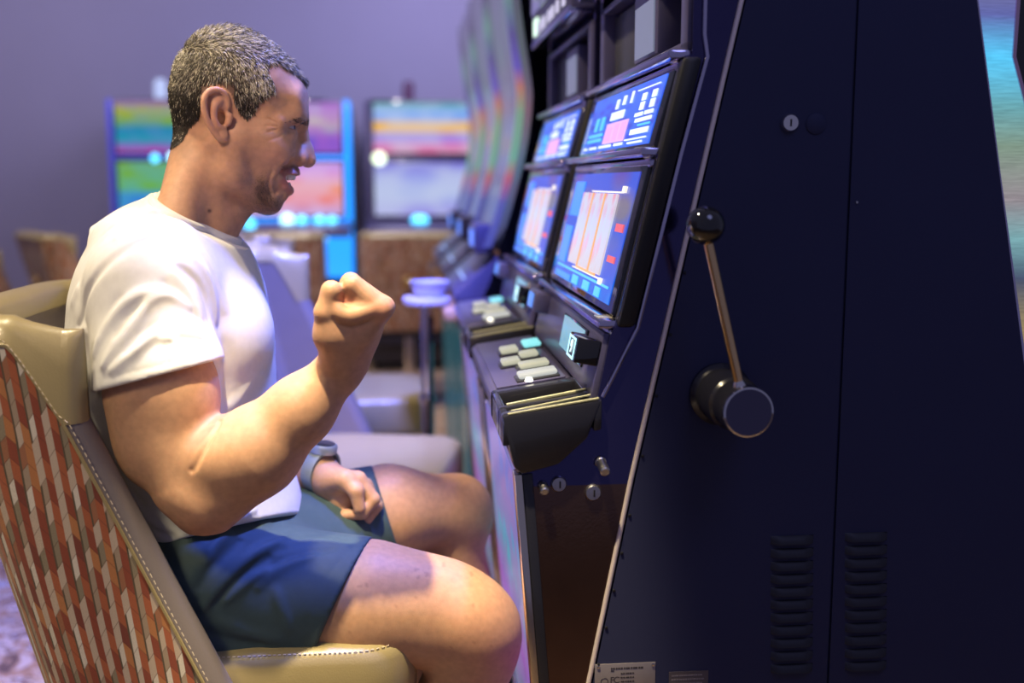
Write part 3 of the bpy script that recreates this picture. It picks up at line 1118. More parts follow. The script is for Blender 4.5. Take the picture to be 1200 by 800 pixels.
    for ins, zz in ((.972, .5275), ):
        pts = [Vector((cx0 + (x - cx0) * ins, y * ins, zz + .0005)) for x, y in dense]
        for a, c in zip(pts, pts[1:] + pts[:1]):
            n = max(1, int((c - a).length / .006))
            for k in range(n):
                b.tube([a + (c - a) * ((k + .2) / n), a + (c - a) * ((k + .75) / n)], .0007, 4)
    o = b.build('seat_stitching', THREAD, root)
    o['kind'] = 'stuff'
    # frame, pedestal and handle
    MB().box((0.0, 0, .405), (.36, .36, .04), .012).build('seat_pan', BLACK, root)
    MB().lathe([(.026, .02), (.026, .39), (.06, .40), (0, .40)], (0, 0, 0), (0, 0, 1), 28).build('pedestal', CHROME, root)
    MB().lathe([(.0, .0), (.235, .0), (.24, .008), (.22, .016), (.05, .03), (.03, .045)], (0, 0, 0), (0, 0, 1), 48).build('base', SATIN, root)
    bx_, _ = chair_back_pt(.5, .70, 0)
    h = MB()
    h.lathe([(.030, -.002), (.030, .004), (.024, .009), (0, .010)], (bx_, 0, .685), (-1, 0, .1), 24)
    h.build('handle_plate', BRASS, root)
    MB().tube([(bx_ - .022 + .0, .030 * math.cos(a), .70 + .022 * math.sin(a)) for a in np.linspace(0, 2 * math.pi, 24, endpoint=False)], .005, 8, closed=True).build('handle_ring', BRASS, root)
    return root


C1 = make_chair()
C1.location = (-0.222, 1.49, 0)
dup(C1, (-0.13, 2.28, 0), math.radians(-12), 'empty casino chair directly beyond the seated man, its grey seat behind his bare far thigh')
dup(C1, (-0.165, 3.06, 0), math.radians(4), 'empty casino chair two places beyond the man, violet-lit seat behind his raised wrist')
dup(C1, (-0.606, 5.5, 0), math.radians(91), 'casino chair at the back wall, its back just right of the man\'s chest', .91)
dup(C1, (0.025, 5.5, 0), math.radians(90), 'casino chair at the back wall, its brass handle glinting right of the raised fist', .91)
dup(C1, (-1.59, 5.72, 0), math.radians(35), 'casino chair at the back wall, left of the man\'s shoulder', .90)
dup(C1, (-1.87, 5.2, 0), math.radians(60), 'casino chair at the back wall, cut off by the left edge of the frame', .86)
dup(C1, (-1.10, 6.0, 0), math.radians(88), 'casino chair mostly hidden behind the man\'s shoulder, only its rounded top corner showing', .92)

# ------------------------------------------------------------------ organic modelling: distance fields meshed with surface nets
class Field:
    def __init__(self, lo, hi, h):
        self.h = h
        self.lo = np.array(lo, float)
        n = np.ceil((np.array(hi, float) - self.lo) / h).astype(int) + 1
        self.n = n
        self.d = np.full(tuple(n), 0.2, np.float32)
        self.ax = [(self.lo[i] + np.arange(n[i]) * h).astype(np.float32) for i in range(3)]

    def twin(self):
        g = Field.__new__(Field)
        g.h, g.lo, g.n, g.ax = self.h, self.lo, self.n, self.ax
        g.d = np.full(self.d.shape, 0.2, np.float32)
        return g

    def win(self, lo, hi):
        a = np.clip(np.floor((np.array(lo) - self.lo) / self.h).astype(int), 0, self.n)
        b = np.clip(np.ceil((np.array(hi) - self.lo) / self.h).astype(int) + 1, 0, self.n)
        if (b <= a).any():
            return None, None
        sl = tuple(slice(int(i), int(j)) for i, j in zip(a, b))
        X = self.ax[0][sl[0]][:, None, None]
        Y = self.ax[1][sl[1]][None, :, None]
        Z = self.ax[2][sl[2]][None, None, :]
        return sl, (X, Y, Z)

    def _mix(self, sl, v, k, op):
        d = self.d[sl]
        if op == 'add':
            r = np.minimum(d, v)
            if k > 0:
                hh = np.maximum(k - np.abs(d - v), 0) / k
                r = r - hh * hh * k * 0.25
        else:
            r = np.maximum(d, -v)
            if k > 0:
                hh = np.maximum(k - np.abs(d + v), 0) / k
                r = r + hh * hh * k * 0.25
        self.d[sl] = r

    def cone(self, a, b, ra, rb, k=0.01, op='add'):
        a = np.array(a, float); b = np.array(b, float)
        R = max(ra, rb) + k + 0.012
        sl, g = self.win(np.minimum(a, b) - R, np.maximum(a, b) + R)
        if sl is None:
            return self
        ab = b - a
        L2 = float(ab @ ab) + 1e-12
        px, py, pz = g[0] - a[0], g[1] - a[1], g[2] - a[2]
        t = np.clip((px * ab[0] + py * ab[1] + pz * ab[2]) / L2, 0, 1)
        v = np.sqrt((px - t * ab[0]) ** 2 + (py - t * ab[1]) ** 2 + (pz - t * ab[2]) ** 2) - (ra + (rb - ra) * t)
        self._mix(sl, v.astype(np.float32), k, op)
        return self

    def chain(self, pts, rs, k=0.01, op='add'):
        if not hasattr(rs, '__len__'):
            rs = [rs] * len(pts)
        for i in range(len(pts) - 1):
            self.cone(pts[i], pts[i + 1], rs[i], rs[i + 1], k, op)
        return self

    def ball(self, c, r, k=0.01, op='add'):
        return self.cone(c, np.array(c) + 1e-5, r, r, k, op)

    def ell(self, c, r, k=0.01, op='add', R=None):
        """ellipsoid; R rows are its axes"""
        c = np.array(c, float); r = np.array(r, float)
        m = r.max() + k + 0.012
        ext = (r + k + 0.012) if R is None else np.array([m, m, m])
        sl, g = self.win(c - ext, c + ext)
        if sl is None:
            return self
        p = [g[i] - c[i] for i in range(3)]
        if R is not None:
            p = [p[0] * R[i][0] + p[1] * R[i][1] + p[2] * R[i][2] for i in range(3)]
        k0 = np.sqrt((p[0] / r[0]) ** 2 + (p[1] / r[1]) ** 2 + (p[2] / r[2]) ** 2)
        k1 = np.sqrt((p[0] / r[0] ** 2) ** 2 + (p[1] / r[1] ** 2) ** 2 + (p[2] / r[2] ** 2) ** 2) + 1e-9
        v = np.where(k0 < 1e-4, -r.min(), k0 * (k0 - 1) / k1)
        self._mix(sl, v.astype(np.float32), k, op)
        return self

    def plane(self, p, nrm, k=0.0, within=None):
        """cut away the side the normal points to"""
        nrm = np.array(nrm, float); nrm /= np.linalg.norm(nrm)
        lo, hi = within if within is not None else (self.lo, self.lo + self.n * self.h)
        sl, g = self.win(lo, hi)
        v = (g[0] - p[0]) * nrm[0] + (g[1] - p[1]) * nrm[1] + (g[2] - p[2]) * nrm[2]
        self._mix(sl, (-v).astype(np.float32) + 0 * self.d[sl], k, 'sub')
        return self

    def crease(self, pts, amp, width):
        """raise (amp > 0) or press in (amp < 0) the surface along a line"""
        pts = [np.array(p, float) for p in pts]
        R = width * 3
        lo = np.min(pts, 0) - R
        hi = np.max(pts, 0) + R
        sl, g = self.win(lo, hi)
        if sl is None:
            return self
        best = np.full(self.d[sl].shape, 1e3, np.float32)
        n = len(pts) - 1
        for i in range(n):
            a, b = pts[i], pts[i + 1]
            ab = b - a
            L2 = float(ab @ ab) + 1e-12
            px, py, pz = g[0] - a[0], g[1] - a[1], g[2] - a[2]
            t = np.clip((px * ab[0] + py * ab[1] + pz * ab[2]) / L2, 0, 1)
            gl = (i + t) / n                      # taper towards both ends
            tp = np.sqrt(np.clip(np.minimum(gl, 1 - gl) * 4, 0.0, 1)) * .999 + .001
            q = np.sqrt((px - t * ab[0]) ** 2 + (py - t * ab[1]) ** 2 + (pz - t * ab[2]) ** 2) / width
            best = np.minimum(best, q - np.log(tp) * 0.5)
        self.d[sl] -= (amp * np.exp(-best * best)).astype(np.float32)
        return self

    def lookup(self, Q):
        """trilinear value at points Q (n, 3)"""
        g = (Q - self.lo) / self.h
        i0 = np.clip(np.floor(g).astype(int), 0, self.n - 2)
        f = np.clip(g - i0, 0, 1)
        r = 0
        for i in (0, 1):
            for j in (0, 1):
                for k in (0, 1):
                    w = (f[:, 0] if i else 1 - f[:, 0]) * (f[:, 1] if j else 1 - f[:, 1]) * (f[:, 2] if k else 1 - f[:, 2])
                    r = r + w * self.d[i0[:, 0] + i, i0[:, 1] + j, i0[:, 2] + k]
        return r

    def hit(self, o, dirv, t0, t1):
        """first surface point along a ray"""
        t = np.arange(t0, t1, self.h * 0.5)
        P = np.array(o)[None] + np.array(dirv)[None] * t[:, None]
        I = np.round((P - self.lo) / self.h).astype(int)
        ok = ((I >= 0) & (I < self.n)).all(1)
        for p, i, k in zip(P, I, ok):
            if k and self.d[i[0], i[1], i[2]] < 0:
                return p
        return None

    def mesh(self):
        d = self.d
        s = d < 0
        nx, ny, nz = d.shape
        off = [(i, j, k) for i in (0, 1) for j in (0, 1) for k in (0, 1)]
        cnt = np.zeros((nx - 1, ny - 1, nz - 1), np.int8)
        for i, j, k in off:
            cnt += s[i:nx - 1 + i, j:ny - 1 + j, k:nz - 1 + k]
        act = (cnt > 0) & (cnt < 8)
        idx = np.argwhere(act)
        vid = np.full(act.shape, -1, np.int32)
        vid[act] = np.arange(len(idx))
        cv = {o: d[idx[:, 0] + o[0], idx[:, 1] + o[1], idx[:, 2] + o[2]] for o in off}
        acc = np.zeros((len(idx), 3))
        num = np.zeros(len(idx))
        for a in off:
            for ax in range(3):
                if a[ax] == 0:
                    b = list(a); b[ax] = 1; b = tuple(b)
                    da, db = cv[a], cv[b]
                    cr = (da < 0) != (db < 0)
                    t = np.where(cr, da / np.where(cr, da - db, 1), 0)
                    pos = np.array(a, float)[None] + t[:, None] * (np.array(b) - np.array(a))[None]
                    acc += pos * cr[:, None]
                    num += cr
        V = self.lo + (idx + acc / num[:, None]) * self.h
        faces = []
        # x edges
        def quads(c, ids, flip):
            q = np.stack(ids, 1)
            ok = (q >= 0).all(1)
            q, flip = q[ok], flip[ok]
            q[flip] = q[flip][:, ::-1]
            faces.append(q)
        for ax in range(3):
            sl0 = [slice(1, -1)] * 3; sl1 = [slice(1, -1)] * 3
            sl0[ax] = slice(0, -1); sl1[ax] = slice(1, None)
            A, B = s[tuple(sl0)], s[tuple(sl1)]
            e = np.argwhere(A != B)
            if not len(e):
                continue
            e0 = e.copy()
            for q in range(3):
                if q != ax:
                    e0[:, q] += 1
            u, v = (ax + 1) % 3, (ax + 2) % 3
            def cell(du, dv):
                c = e0.copy()
                c[:, u] += du; c[:, v] += dv
                return vid[c[:, 0], c[:, 1], c[:, 2]]
            inside = s[e0[:, 0], e0[:, 1], e0[:, 2]]
            quads(e0, [cell(-1, -1), cell(0, -1), cell(0, 0), cell(-1, 0)], ~inside)
        return V, np.concatenate(faces)


def np_mesh(name, V, Fq, mats, parent=None, colors=None, smooth=True, tri=False, mat_idx=None):
    """numpy arrays -> mesh object; parent base is subtracted"""
    me = bpy.data.meshes.new(name)
    base = np.array(parent_base(parent)) if parent else np.zeros(3)
    V = (np.asarray(V) - base).astype(np.float32)
    me.vertices.add(len(V))
    me.vertices.foreach_set('co', V.ravel())
    k = Fq.shape[1]
    me.loops.add(len(Fq) * k)
    me.loops.foreach_set('vertex_index', Fq.astype(np.int32).ravel())
    me.polygons.add(len(Fq))
    me.polygons.foreach_set('loop_start', np.arange(0, len(Fq) * k, k, dtype=np.int32))
    me.update(calc_edges=True)
    me.polygons.foreach_set('use_smooth', np.full(len(Fq), smooth))
    for m in (mats if isinstance(mats, (list, tuple)) else [mats]):
        me.materials.append(m)
    if mat_idx is not None:
        me.polygons.foreach_set('material_index', mat_idx.astype(np.int32))
    if colors is not None:
        ca = me.color_attributes.new('tone', 'FLOAT_COLOR', 'POINT')
        c4 = np.concatenate([colors, np.ones((len(colors), 1))], 1).astype(np.float32)
        ca.data.foreach_set('color', c4.ravel())
    me.validate()
    me.update()
    o = bpy.data.objects.new(name, me)
    COL.objects.link(o)
    if parent:
        o.parent = parent
    return o


def vnormals(V, Fq):
    n = np.zeros_like(V)
    a = V[Fq[:, 2]] - V[Fq[:, 0]]
    b = V[Fq[:, 3]] - V[Fq[:, 1]]
    fn = np.cross(a, b)
    for i in range(4):
        np.add.at(n, Fq[:, i], fn)
    return n / (np.linalg.norm(n, axis=1, keepdims=True) + 1e-12)


def gauss(x, s):
    return np.exp(-(x / s) ** 2)


def sstep(a, b, x):
    t = np.clip((x - a) / (b - a), 0, 1)
    return t * t * (3 - 2 * t)


def tone_mat(name, rough=0.5, sss=0.0, bump=0.1, bscale=900, noise=0.06, spec=0.4, bump2=None):
    """base colour from the mesh's own 'tone' attribute with fine procedural variation"""
    m, nt, b = new_mat(name)
    at_ = nt.nodes.new('ShaderNodeAttribute')
    at_.attribute_name = 'tone'
    tc = nt.nodes.new('ShaderNodeTexCoord')
    n = nt.nodes.new('ShaderNodeTexNoise')
    n.inputs['Scale'].default_value = 120
    n.inputs['Detail'].default_value = 5
    nt.links.new(tc.outputs['Object'], n.inputs['Vector'])
    mr = nt.nodes.new('ShaderNodeMapRange')
    mr.inputs[1].default_value = 0.3
    mr.inputs[2].default_value = 0.7
    mr.inputs[3].default_value = 1 - noise
    mr.inputs[4].default_value = 1 + noise
    nt.links.new(n.outputs['Fac'], mr.inputs[0])
    mx = nt.nodes.new('ShaderNodeMix')
    mx.data_type = 'RGBA'
    mx.blend_type = 'MULTIPLY'
    mx.inputs[0].default_value = 1
    nt.links.new(at_.outputs['Color'], mx.inputs[6])
    nt.links.new(mr.outputs[0], mx.inputs[7])
    nt.links.new(mx.outputs[2], b.inputs['Base Color'])
    b.inputs['Roughness'].default_value = rough
    b.inputs['Specular IOR Level'].default_value = spec
    if sss:
        b.inputs['Subsurface Weight'].default_value = sss
        b.inputs['Subsurface Radius'].default_value = (0.009, 0.0035, 0.0018)
        b.inputs['Subsurface Scale'].default_value = 0.6
    if bump:
        n2 = nt.nodes.new('ShaderNodeTexNoise')
        n2.inputs['Scale'].default_value = bscale
        n2.inputs['Detail'].default_value = 4
        nt.links.new(tc.outputs['Object'], n2.inputs['Vector'])
        bp = nt.nodes.new('ShaderNodeBump')
        bp.inputs['Strength'].default_value = bump
        bp.inputs['Distance'].default_value = 0.0012
        nt.links.new(n2.outputs['Fac'], bp.inputs['Height'])
        nt.links.new(bp.outputs['Normal'], b.inputs['Normal'])
    return m

# ------------------------------------------------------------------ the man
YM = 1.49                                                       # his mid plane
PERSON = thing('person', 'man in white t-shirt and navy shorts sitting on casino chair, right fist raised', 'person', (-0.24, YM, 0))

# head frame: profile seen square-on along the line of sight
HO = at(280, 140, YM)
_r = np.array([HO[0], HO[1], 0.0]); _r /= np.linalg.norm(_r)
HF = np.array([_r[1], -_r[0], 0.0])                             # the way he faces
HV = -_r                                                        # towards his right side (near us)
HU = np.array([0, 0, 1.0])
PXM = float((at(281, 140, YM) - at(280, 140, YM)) @ HF)         # metres per pixel at the head


def h(px, py, v=0.0):
    """head-local point (forward, sideways, up) of a feature seen at this pixel when it lies |v| metres towards us;
    negative v mirrors it to the far side"""
    a = abs(v)
    o = np.array([0, 0, EYE])
    d = at(px, py, 1.0) - o
    t = ((HO + HV * a - o) @ HV) / (d @ HV)
    q = o + d * t - HO
    return np.array([q @ HF, v, q @ HU])


def to_world(P):
    return HO + P[:, :1] * HF + P[:, 1:2] * HV + P[:, 2:3] * HU


def rp(px):
    return px * PXM


def hexy(c, rx, ry, rz, v=0.0):
    return h(*c, v), (rp(rx), ry, rp(rz))


def spline(pts, rs, n=5):
    pts = [np.array(p) for p in pts]
    P_, R_ = [], []
    for i in range(len(pts) - 1):
        p0, p1, p2, p3 = pts[max(i - 1, 0)], pts[i], pts[i + 1], pts[min(i + 2, len(pts) - 1)]
        for k in range(n):
            t = k / n
            P_.append(.5 * (2 * p1 + (p2 - p0) * t + (2 * p0 - 5 * p1 + 4 * p2 - p3) * t * t + (3 * p1 - p0 - 3 * p2 + p3) * t ** 3))
            R_.append(rs[i] + (rs[i + 1] - rs[i]) * t)
    return P_ + [pts[-1]], R_ + [rs[-1]]


def sculpt_head():
    f = Field((-0.125, -0.105, -0.185), (0.115, 0.105, 0.135), 0.0015)
    E = lambda c, r, k=.012, op='add', v=0.0, R=None: f.ell(h(*c, v), (rp(r[0]), r[1], rp(r[2])), k, op, R)
    # cranium
    E((270, 104), (66, .074, 70), .02)
    E((300, 112), (55, .066, 52), .025)
    E((250, 120), (45, .068, 48), .02)
    # neck
    f.cone(h(247, 165), h(222, 285), rp(42), rp(47), .02)
    for sg in (1, -1):
        f.cone(h(250, 170, sg * .048), h(248, 268, sg * .022), rp(13), rp(12), .022)     # neck muscle
        f.cone(h(228, 176, sg * .026), h(205, 262, sg * .060), rp(18), rp(28), .02)      # trapezius
    f.cone(h(286, 236), h(258, 262), rp(16), rp(20), .03)        # throat
    # face
    E((300, 165), (50, .060, 56), .022)
    E((314, 196), (30, .038, 34), .02)
    E((315, 231), (15.5, .021, 15.5), .015)
    f.ball(h(316.5, 236.5, .006), rp(12), .010)
    f.ball(h(316.5, 236.5, -.006), rp(12), .010)
    for sg in (1, -1):
        f.cone(h(270, 200, sg * .050), h(311, 235, sg * .014), rp(15), rp(12), .018)      # jaw line
        f.cone(h(266, 165, sg * .058), h(272, 205, sg * .051), rp(13), rp(13), .016)      # ramus
        E((322, 178), (20, .019, 16), .010, v=sg * .036)
        f.ball(h(331, 175, sg * .031), rp(11), .010)                                  # smiling cheek
        f.cone(h(316, 167, sg * .047), h(286, 160, sg * .058), rp(8), rp(8), .03)        # cheek bone
        f.cone(h(351, 139.5, sg * .010), h(344, 138, sg * .034), rp(9.5), rp(9.5), .012)      # brow
        f.cone(h(343, 136, sg * .034), h(328, 142, sg * .050), rp(9), rp(7), .012)
        f.ball(h(301, 134, sg * .078), rp(9), .02, 'sub')                                  # temple hollow
        f.ball(h(353, 152, sg * .025), rp(8), .010, 'sub')                                # socket
        f.ball(h(335.5, 149.5, sg * .030), .0128, .004)                                   # lids over the eye
        f.chain([h(325, 157, sg * .042), h(338, 160, sg * .035), h(346, 158, sg * .024)], [rp(3), rp(4), rp(3)], .008)   # pouch
    f.ell(h(342, 205, 0), (rp(10), .030, rp(8)), .01)
    for sg in (1, -1):
        f.ball(h(331.5, 226, sg * .008), rp(7.5), .010)
    E((345, 119), (14, .050, 22), .02)                           # forehead front
    # nose
    f.chain([h(353, 147), h(354.5, 160), h(359, 176), h(361.5, 186)], [rp(7.0), rp(6.0), rp(7.0), rp(8.4)], .010)
    f.ball(h(360.8, 188), rp(8.6), .005)
    for sg in (1, -1):
        f.ball(h(351.0, 186.5, sg * .0122), rp(9.2), .0035)
        f.chain([h(345, 178, sg * .010), h(353, 180, sg * .008)], [rp(8), rp(7)], .010)
    for sg in (1, -1):
        f.chain([h(357.0, 197.5, sg * .0058), h(352.0, 195.0, sg * .0066)], [rp(2.4), rp(2.8)], .003, 'sub')
    # mouth: open smile
    f.ell(h(340.0, 209.3, 0), (rp(12.5), .036, rp(6.6)), .003, 'sub')
    f.ell(h(337, 210, 0), (rp(14), .0225, rp(8)), .004, 'sub')
    for sg in (1, -1):
        f.ball(h(331, 203.5, sg * .021), .0052, .005, 'sub')
    up = [h(329, 199.0, .0280), h(336, 199.0, .0230), h(342.5, 200.2, .0125), h(346, 201.5, .004), h(345.8, 202.0, 0)]
    lo = [h(328.5, 200.5, .0285), h(330.5, 209.5, .0262), h(334, 217.5, .0195), h(338, 222.3, .0095), h(339, 223.2, 0)]
    for sg in (1, -1):
        m = np.array([1, sg, 1])
        f.chain([p * m for p in up], [rp(2.2), rp(2.8), rp(3.3), rp(3.5), rp(3.5)], .004)
        f.chain([p * m for p in lo], [rp(2.2), rp(2.6), rp(3.6), rp(4.4), rp(4.6)], .005)
        # smile fold from the nose wing down past the mouth corner
        # crow's feet and brow furrow
        # eye slit
        f.ell(h(345.5, 149.0, sg * .0335), (rp(13), .0140, rp(2.1)), .0015, 'sub')
        # ear
        V0 = .0730
        Re = None
        def ear(px, py, dv=0.0):
            return h(px, py, sg * (V0 + dv + (268 - px) * PXM * .34))
        tilt = np.array([[.947, -sg * .32, 0], [sg * .32, .947, 0], [0, 0, 1]])
        f.ell(ear(254, 133), (rp(13.5), .0042, rp(27)), .004, R=tilt)
        f.ell(ear(260.5, 158.5, .001), (rp(6.8), .0052, rp(8)), .004)
        f.chain(*spline([ear(266, 128, .000), ear(267, 118, .001), ear(262, 109, .002), ear(253, 105.5, .003), ear(244, 108, .003), ear(239, 117, .0035), ear(239.5, 128, .004), ear(243, 141, .004), ear(250, 153, .003), ear(257, 162, .001)],
                [rp(2.2), rp(3.0), rp(3.4), rp(3.6), rp(3.7), rp(3.6), rp(3.4), rp(3.2), rp(3.2), rp(3.6)]), .0015)
        f.ell(ear(260, 138, .004), (rp(7.0), .0075, rp(10.5)), .004, 'sub', R=tilt)
        f.chain([ear(246, 115, .003), ear(245, 126, .003), ear(248, 139, .003)], [rp(1.8), rp(2.0), rp(1.6)], .003, 'sub')
        f.chain(*spline([ear(258, 118, .002), ear(252, 124, .003), ear(250.5, 136, .003), ear(254, 147, .003), ear(261, 151, .001)], [rp(1.6), rp(1.9), rp(1.8), rp(1.9), rp(1.8)]), .0045)
        f.chain([ear(269.5, 136, .002), ear(268, 144, .002)], [rp(3.6), rp(3.2)], .004)
    for sg in (1, -1):                                           # fold line between cheek and upper lip
        f.chain(*spline([h(346, 190, sg * .0250), h(339.5, 196, sg * .0325), h(334, 204, sg * .0355)], [rp(2.5), rp(4.5), rp(3.0)]), .005, 'sub')

    def hfold(pts, amp, wid):
        q = []
        e = np.array([0, 0, EYE]) - HO
        eo = np.array([e @ HF, e @ HV, e @ HU])
        pp = spline([(p[0], p[1], 0.0) for p in pts], [0.0] * len(pts), 5)[0]
        for p in pp:
            d = at(p[0], p[1], 1.0) - np.array([0, 0, EYE])
            g = f.hit(eo, np.array([d @ HF, d @ HV, d @ HU]), 1.25, 1.6)
            if g is not None and (not q or np.linalg.norm(g - q[-1]) < .012):
                q.append(g)
        if len(q) > 1:
            f.crease(q, amp, wid)
            f.crease([p * np.array([1, -1, 1]) for p in q], amp, wid)
    for pts, amp, wid in (
            ([(345.5, 179), (342, 183), (341, 188), (344, 193.5)], -.0048, .0024),               # wing of the nose
            ([(343, 186), (337, 192), (331, 199), (326, 208), (323.5, 218), (324, 226)], -.0050, .0026),   # smile fold
            ([(338, 183), (331, 190), (325, 198), (319, 208)], .0016, .0045),
            ([(320, 200), (316, 209), (315, 219), (317, 227)], -.0016, .0022),
            ([(326, 145), (319, 141), (312, 138)], -.0014, .0011), ([(326, 148), (318, 147.5), (310, 147)], -.0014, .0011),
            ([(326, 151.5), (319, 153), (312, 155.5)], -.0014, .0011),
            ([(325, 143), (318, 138.5), (313, 134)], .0010, .0012), ([(324, 150), (317, 150), (311, 150.5)], .0010, .0012),
            ([(334, 146.5), (341, 144.5), (348, 145)], -.0014, .0011),                            # upper lid
            ([(334, 152), (340, 155), (346, 154.5)], -.0012, .0012),                              # lower lid
            ([(331, 158), (322, 162), (313, 165)], -.0009, .0016),
            ([(333, 229), (331, 232), (328, 233)], -.0010, .0030)):
        hfold(pts, amp, wid)
    return f


HEAD = sculpt_head()
hv, hf = HEAD.mesh()
hn = vnormals(hv, hf)
hav = np.abs(hv[:, 1])


def pix(L):
    """profile coordinates of head-local points (far side mirrored to the near side)"""
    M = L.copy()
    M[:, 1] = np.abs(M[:, 1])
    q = to_world(M) - np.array([0, 0, EYE])
    return 600 + FPX * (q @ _R) / (q @ _F), 400 - FPX * (q @ _U) / (q @ _F)


hpx, hpy = pix(hv)

SKIN = np.array([0.52, 0.295, 0.175])


def blend(c, m, col):
    return c * (1 - m[:, None]) + np.array(col)[None] * m[:, None]


def line_dist(px, py, pts):
    best = np.full(px.shape, 1e9)
    for (ax, ay), (bx, by) in zip(pts, pts[1:]):
        t = np.clip(((px - ax) * (bx - ax) + (py - ay) * (by - ay)) / ((bx - ax) ** 2 + (by - ay) ** 2), 0, 1)
        best = np.minimum(best, np.hypot(px - ax - t * (bx - ax), py - ay - t * (by - ay)))
    return best


def poly_in(px, py, poly):
    ins = np.zeros(px.shape, bool)
    n = len(poly)
    for i in range(n):
        x0, y0 = poly[i]; x1, y1 = poly[(i + 1) % n]
        c = ((y0 > py) != (y1 > py)) & (px < (x1 - x0) * (py - y0) / ((y1 - y0) + 1e-12) + x0)
        ins ^= c
    return ins


# natural colouring of the skin: lips, beard shadow, ears, lids
col = np.tile(SKIN, (len(hv), 1))
col = blend(col, 0.35 * gauss(hpx - 325, 16) * gauss(hpy - 180, 14), (0.60, 0.28, 0.20))
col = blend(col, 0.40 * gauss(hpx - 362, 9) * gauss(hpy - 188, 9), (0.60, 0.27, 0.19))
col = blend(col, 0.35 * gauss(hpx - 254, 18) * gauss(hpy - 133, 30) * (hav > .068), (0.62, 0.27, 0.19))
upd = line_dist(hpx, hpy, [(329, 199.5), (336, 199.5), (343.5, 201), (349, 202)])
lod = line_dist(hpx, hpy, [(329, 201), (331, 209), (335, 217), (342, 223.5)])
lip = np.clip(1.5 - np.minimum(upd / 3.4, lod / 5.6), 0, 1) * (hpx > 326) * (hpy > 196) * (hpy < 229) * (hav < .032)
col = blend(col, lip * .75, (0.46, 0.17, 0.14))
mouth = (((hpx - 337) / 15) ** 2 + ((hpy - 209.5) / 8) ** 2 < 1) & (hav < .0225) & (hn[:, 0] < .35)
col = blend(col, mouth * 0.9, (0.10, 0.02, 0.02))
beard = sstep(176, 226, hpy) * sstep(268, 300, hpx) * (1 - sstep(252, 262, hpy)) * (1 - lip) * (hpx < 346)
beard *= 1 - sstep(-2, 8, (hpx - 318) * 0.8 - (hpy - 196) * 0.45) * (hpy < 222)
col = blend(col, np.clip(beard, 0, 1) * .24, (0.16, 0.11, 0.085))
nolip = 1 - sstep(314, 321, hpx) * (1 - sstep(228, 236, hpy))
beard = beard * nolip
chin = nolip * (gauss(hpx - 315, 14) * gauss(hpy - 236, 15) + .8 * gauss(hpx - 306, 8) * gauss(hpy - 222, 14))
col = blend(col, np.clip(chin, 0, 1) * .55, (0.07, 0.045, 0.035))
must = gauss(line_dist(hpx, hpy, [(333, 197), (341, 195.5), (348, 197)]), 3.2) * (hpx > 329)
col = blend(col, must * .55, (0.09, 0.055, 0.045))
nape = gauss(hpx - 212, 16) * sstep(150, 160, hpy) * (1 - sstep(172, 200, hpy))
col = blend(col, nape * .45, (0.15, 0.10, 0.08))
mole = gauss(line_dist(hpx, hpy, [(245.3, 247), (245.7, 247.1)]), 2.0) * (hv[:, 1] > 0)
col = blend(col, np.clip(mole * 1.5, 0, 1) * .85, (0.07, 0.035, 0.03))

HAIR_POLY = [(190, 20), (190, 175), (205, 172), (214, 165), (222, 150), (234, 136), (236, 112), (246, 100), (258, 99), (270, 108), (276, 122), (283, 134), (290, 139), (298, 131), (303, 120), (314, 112), (323, 107),
             (320, 96), (313, 84), (312, 74), (322, 72), (338, 80), (352, 92), (366, 98), (372, 60), (330, 10)]
hair_m = poly_in(hpx, hpy, HAIR_POLY)
col = blend(col, hair_m * .75, (0.05, 0.04, 0.033))

head_w = to_world(hv)


# ---- arms, legs and trunk
def P(px, py, Y):
    return at(px, py, Y)


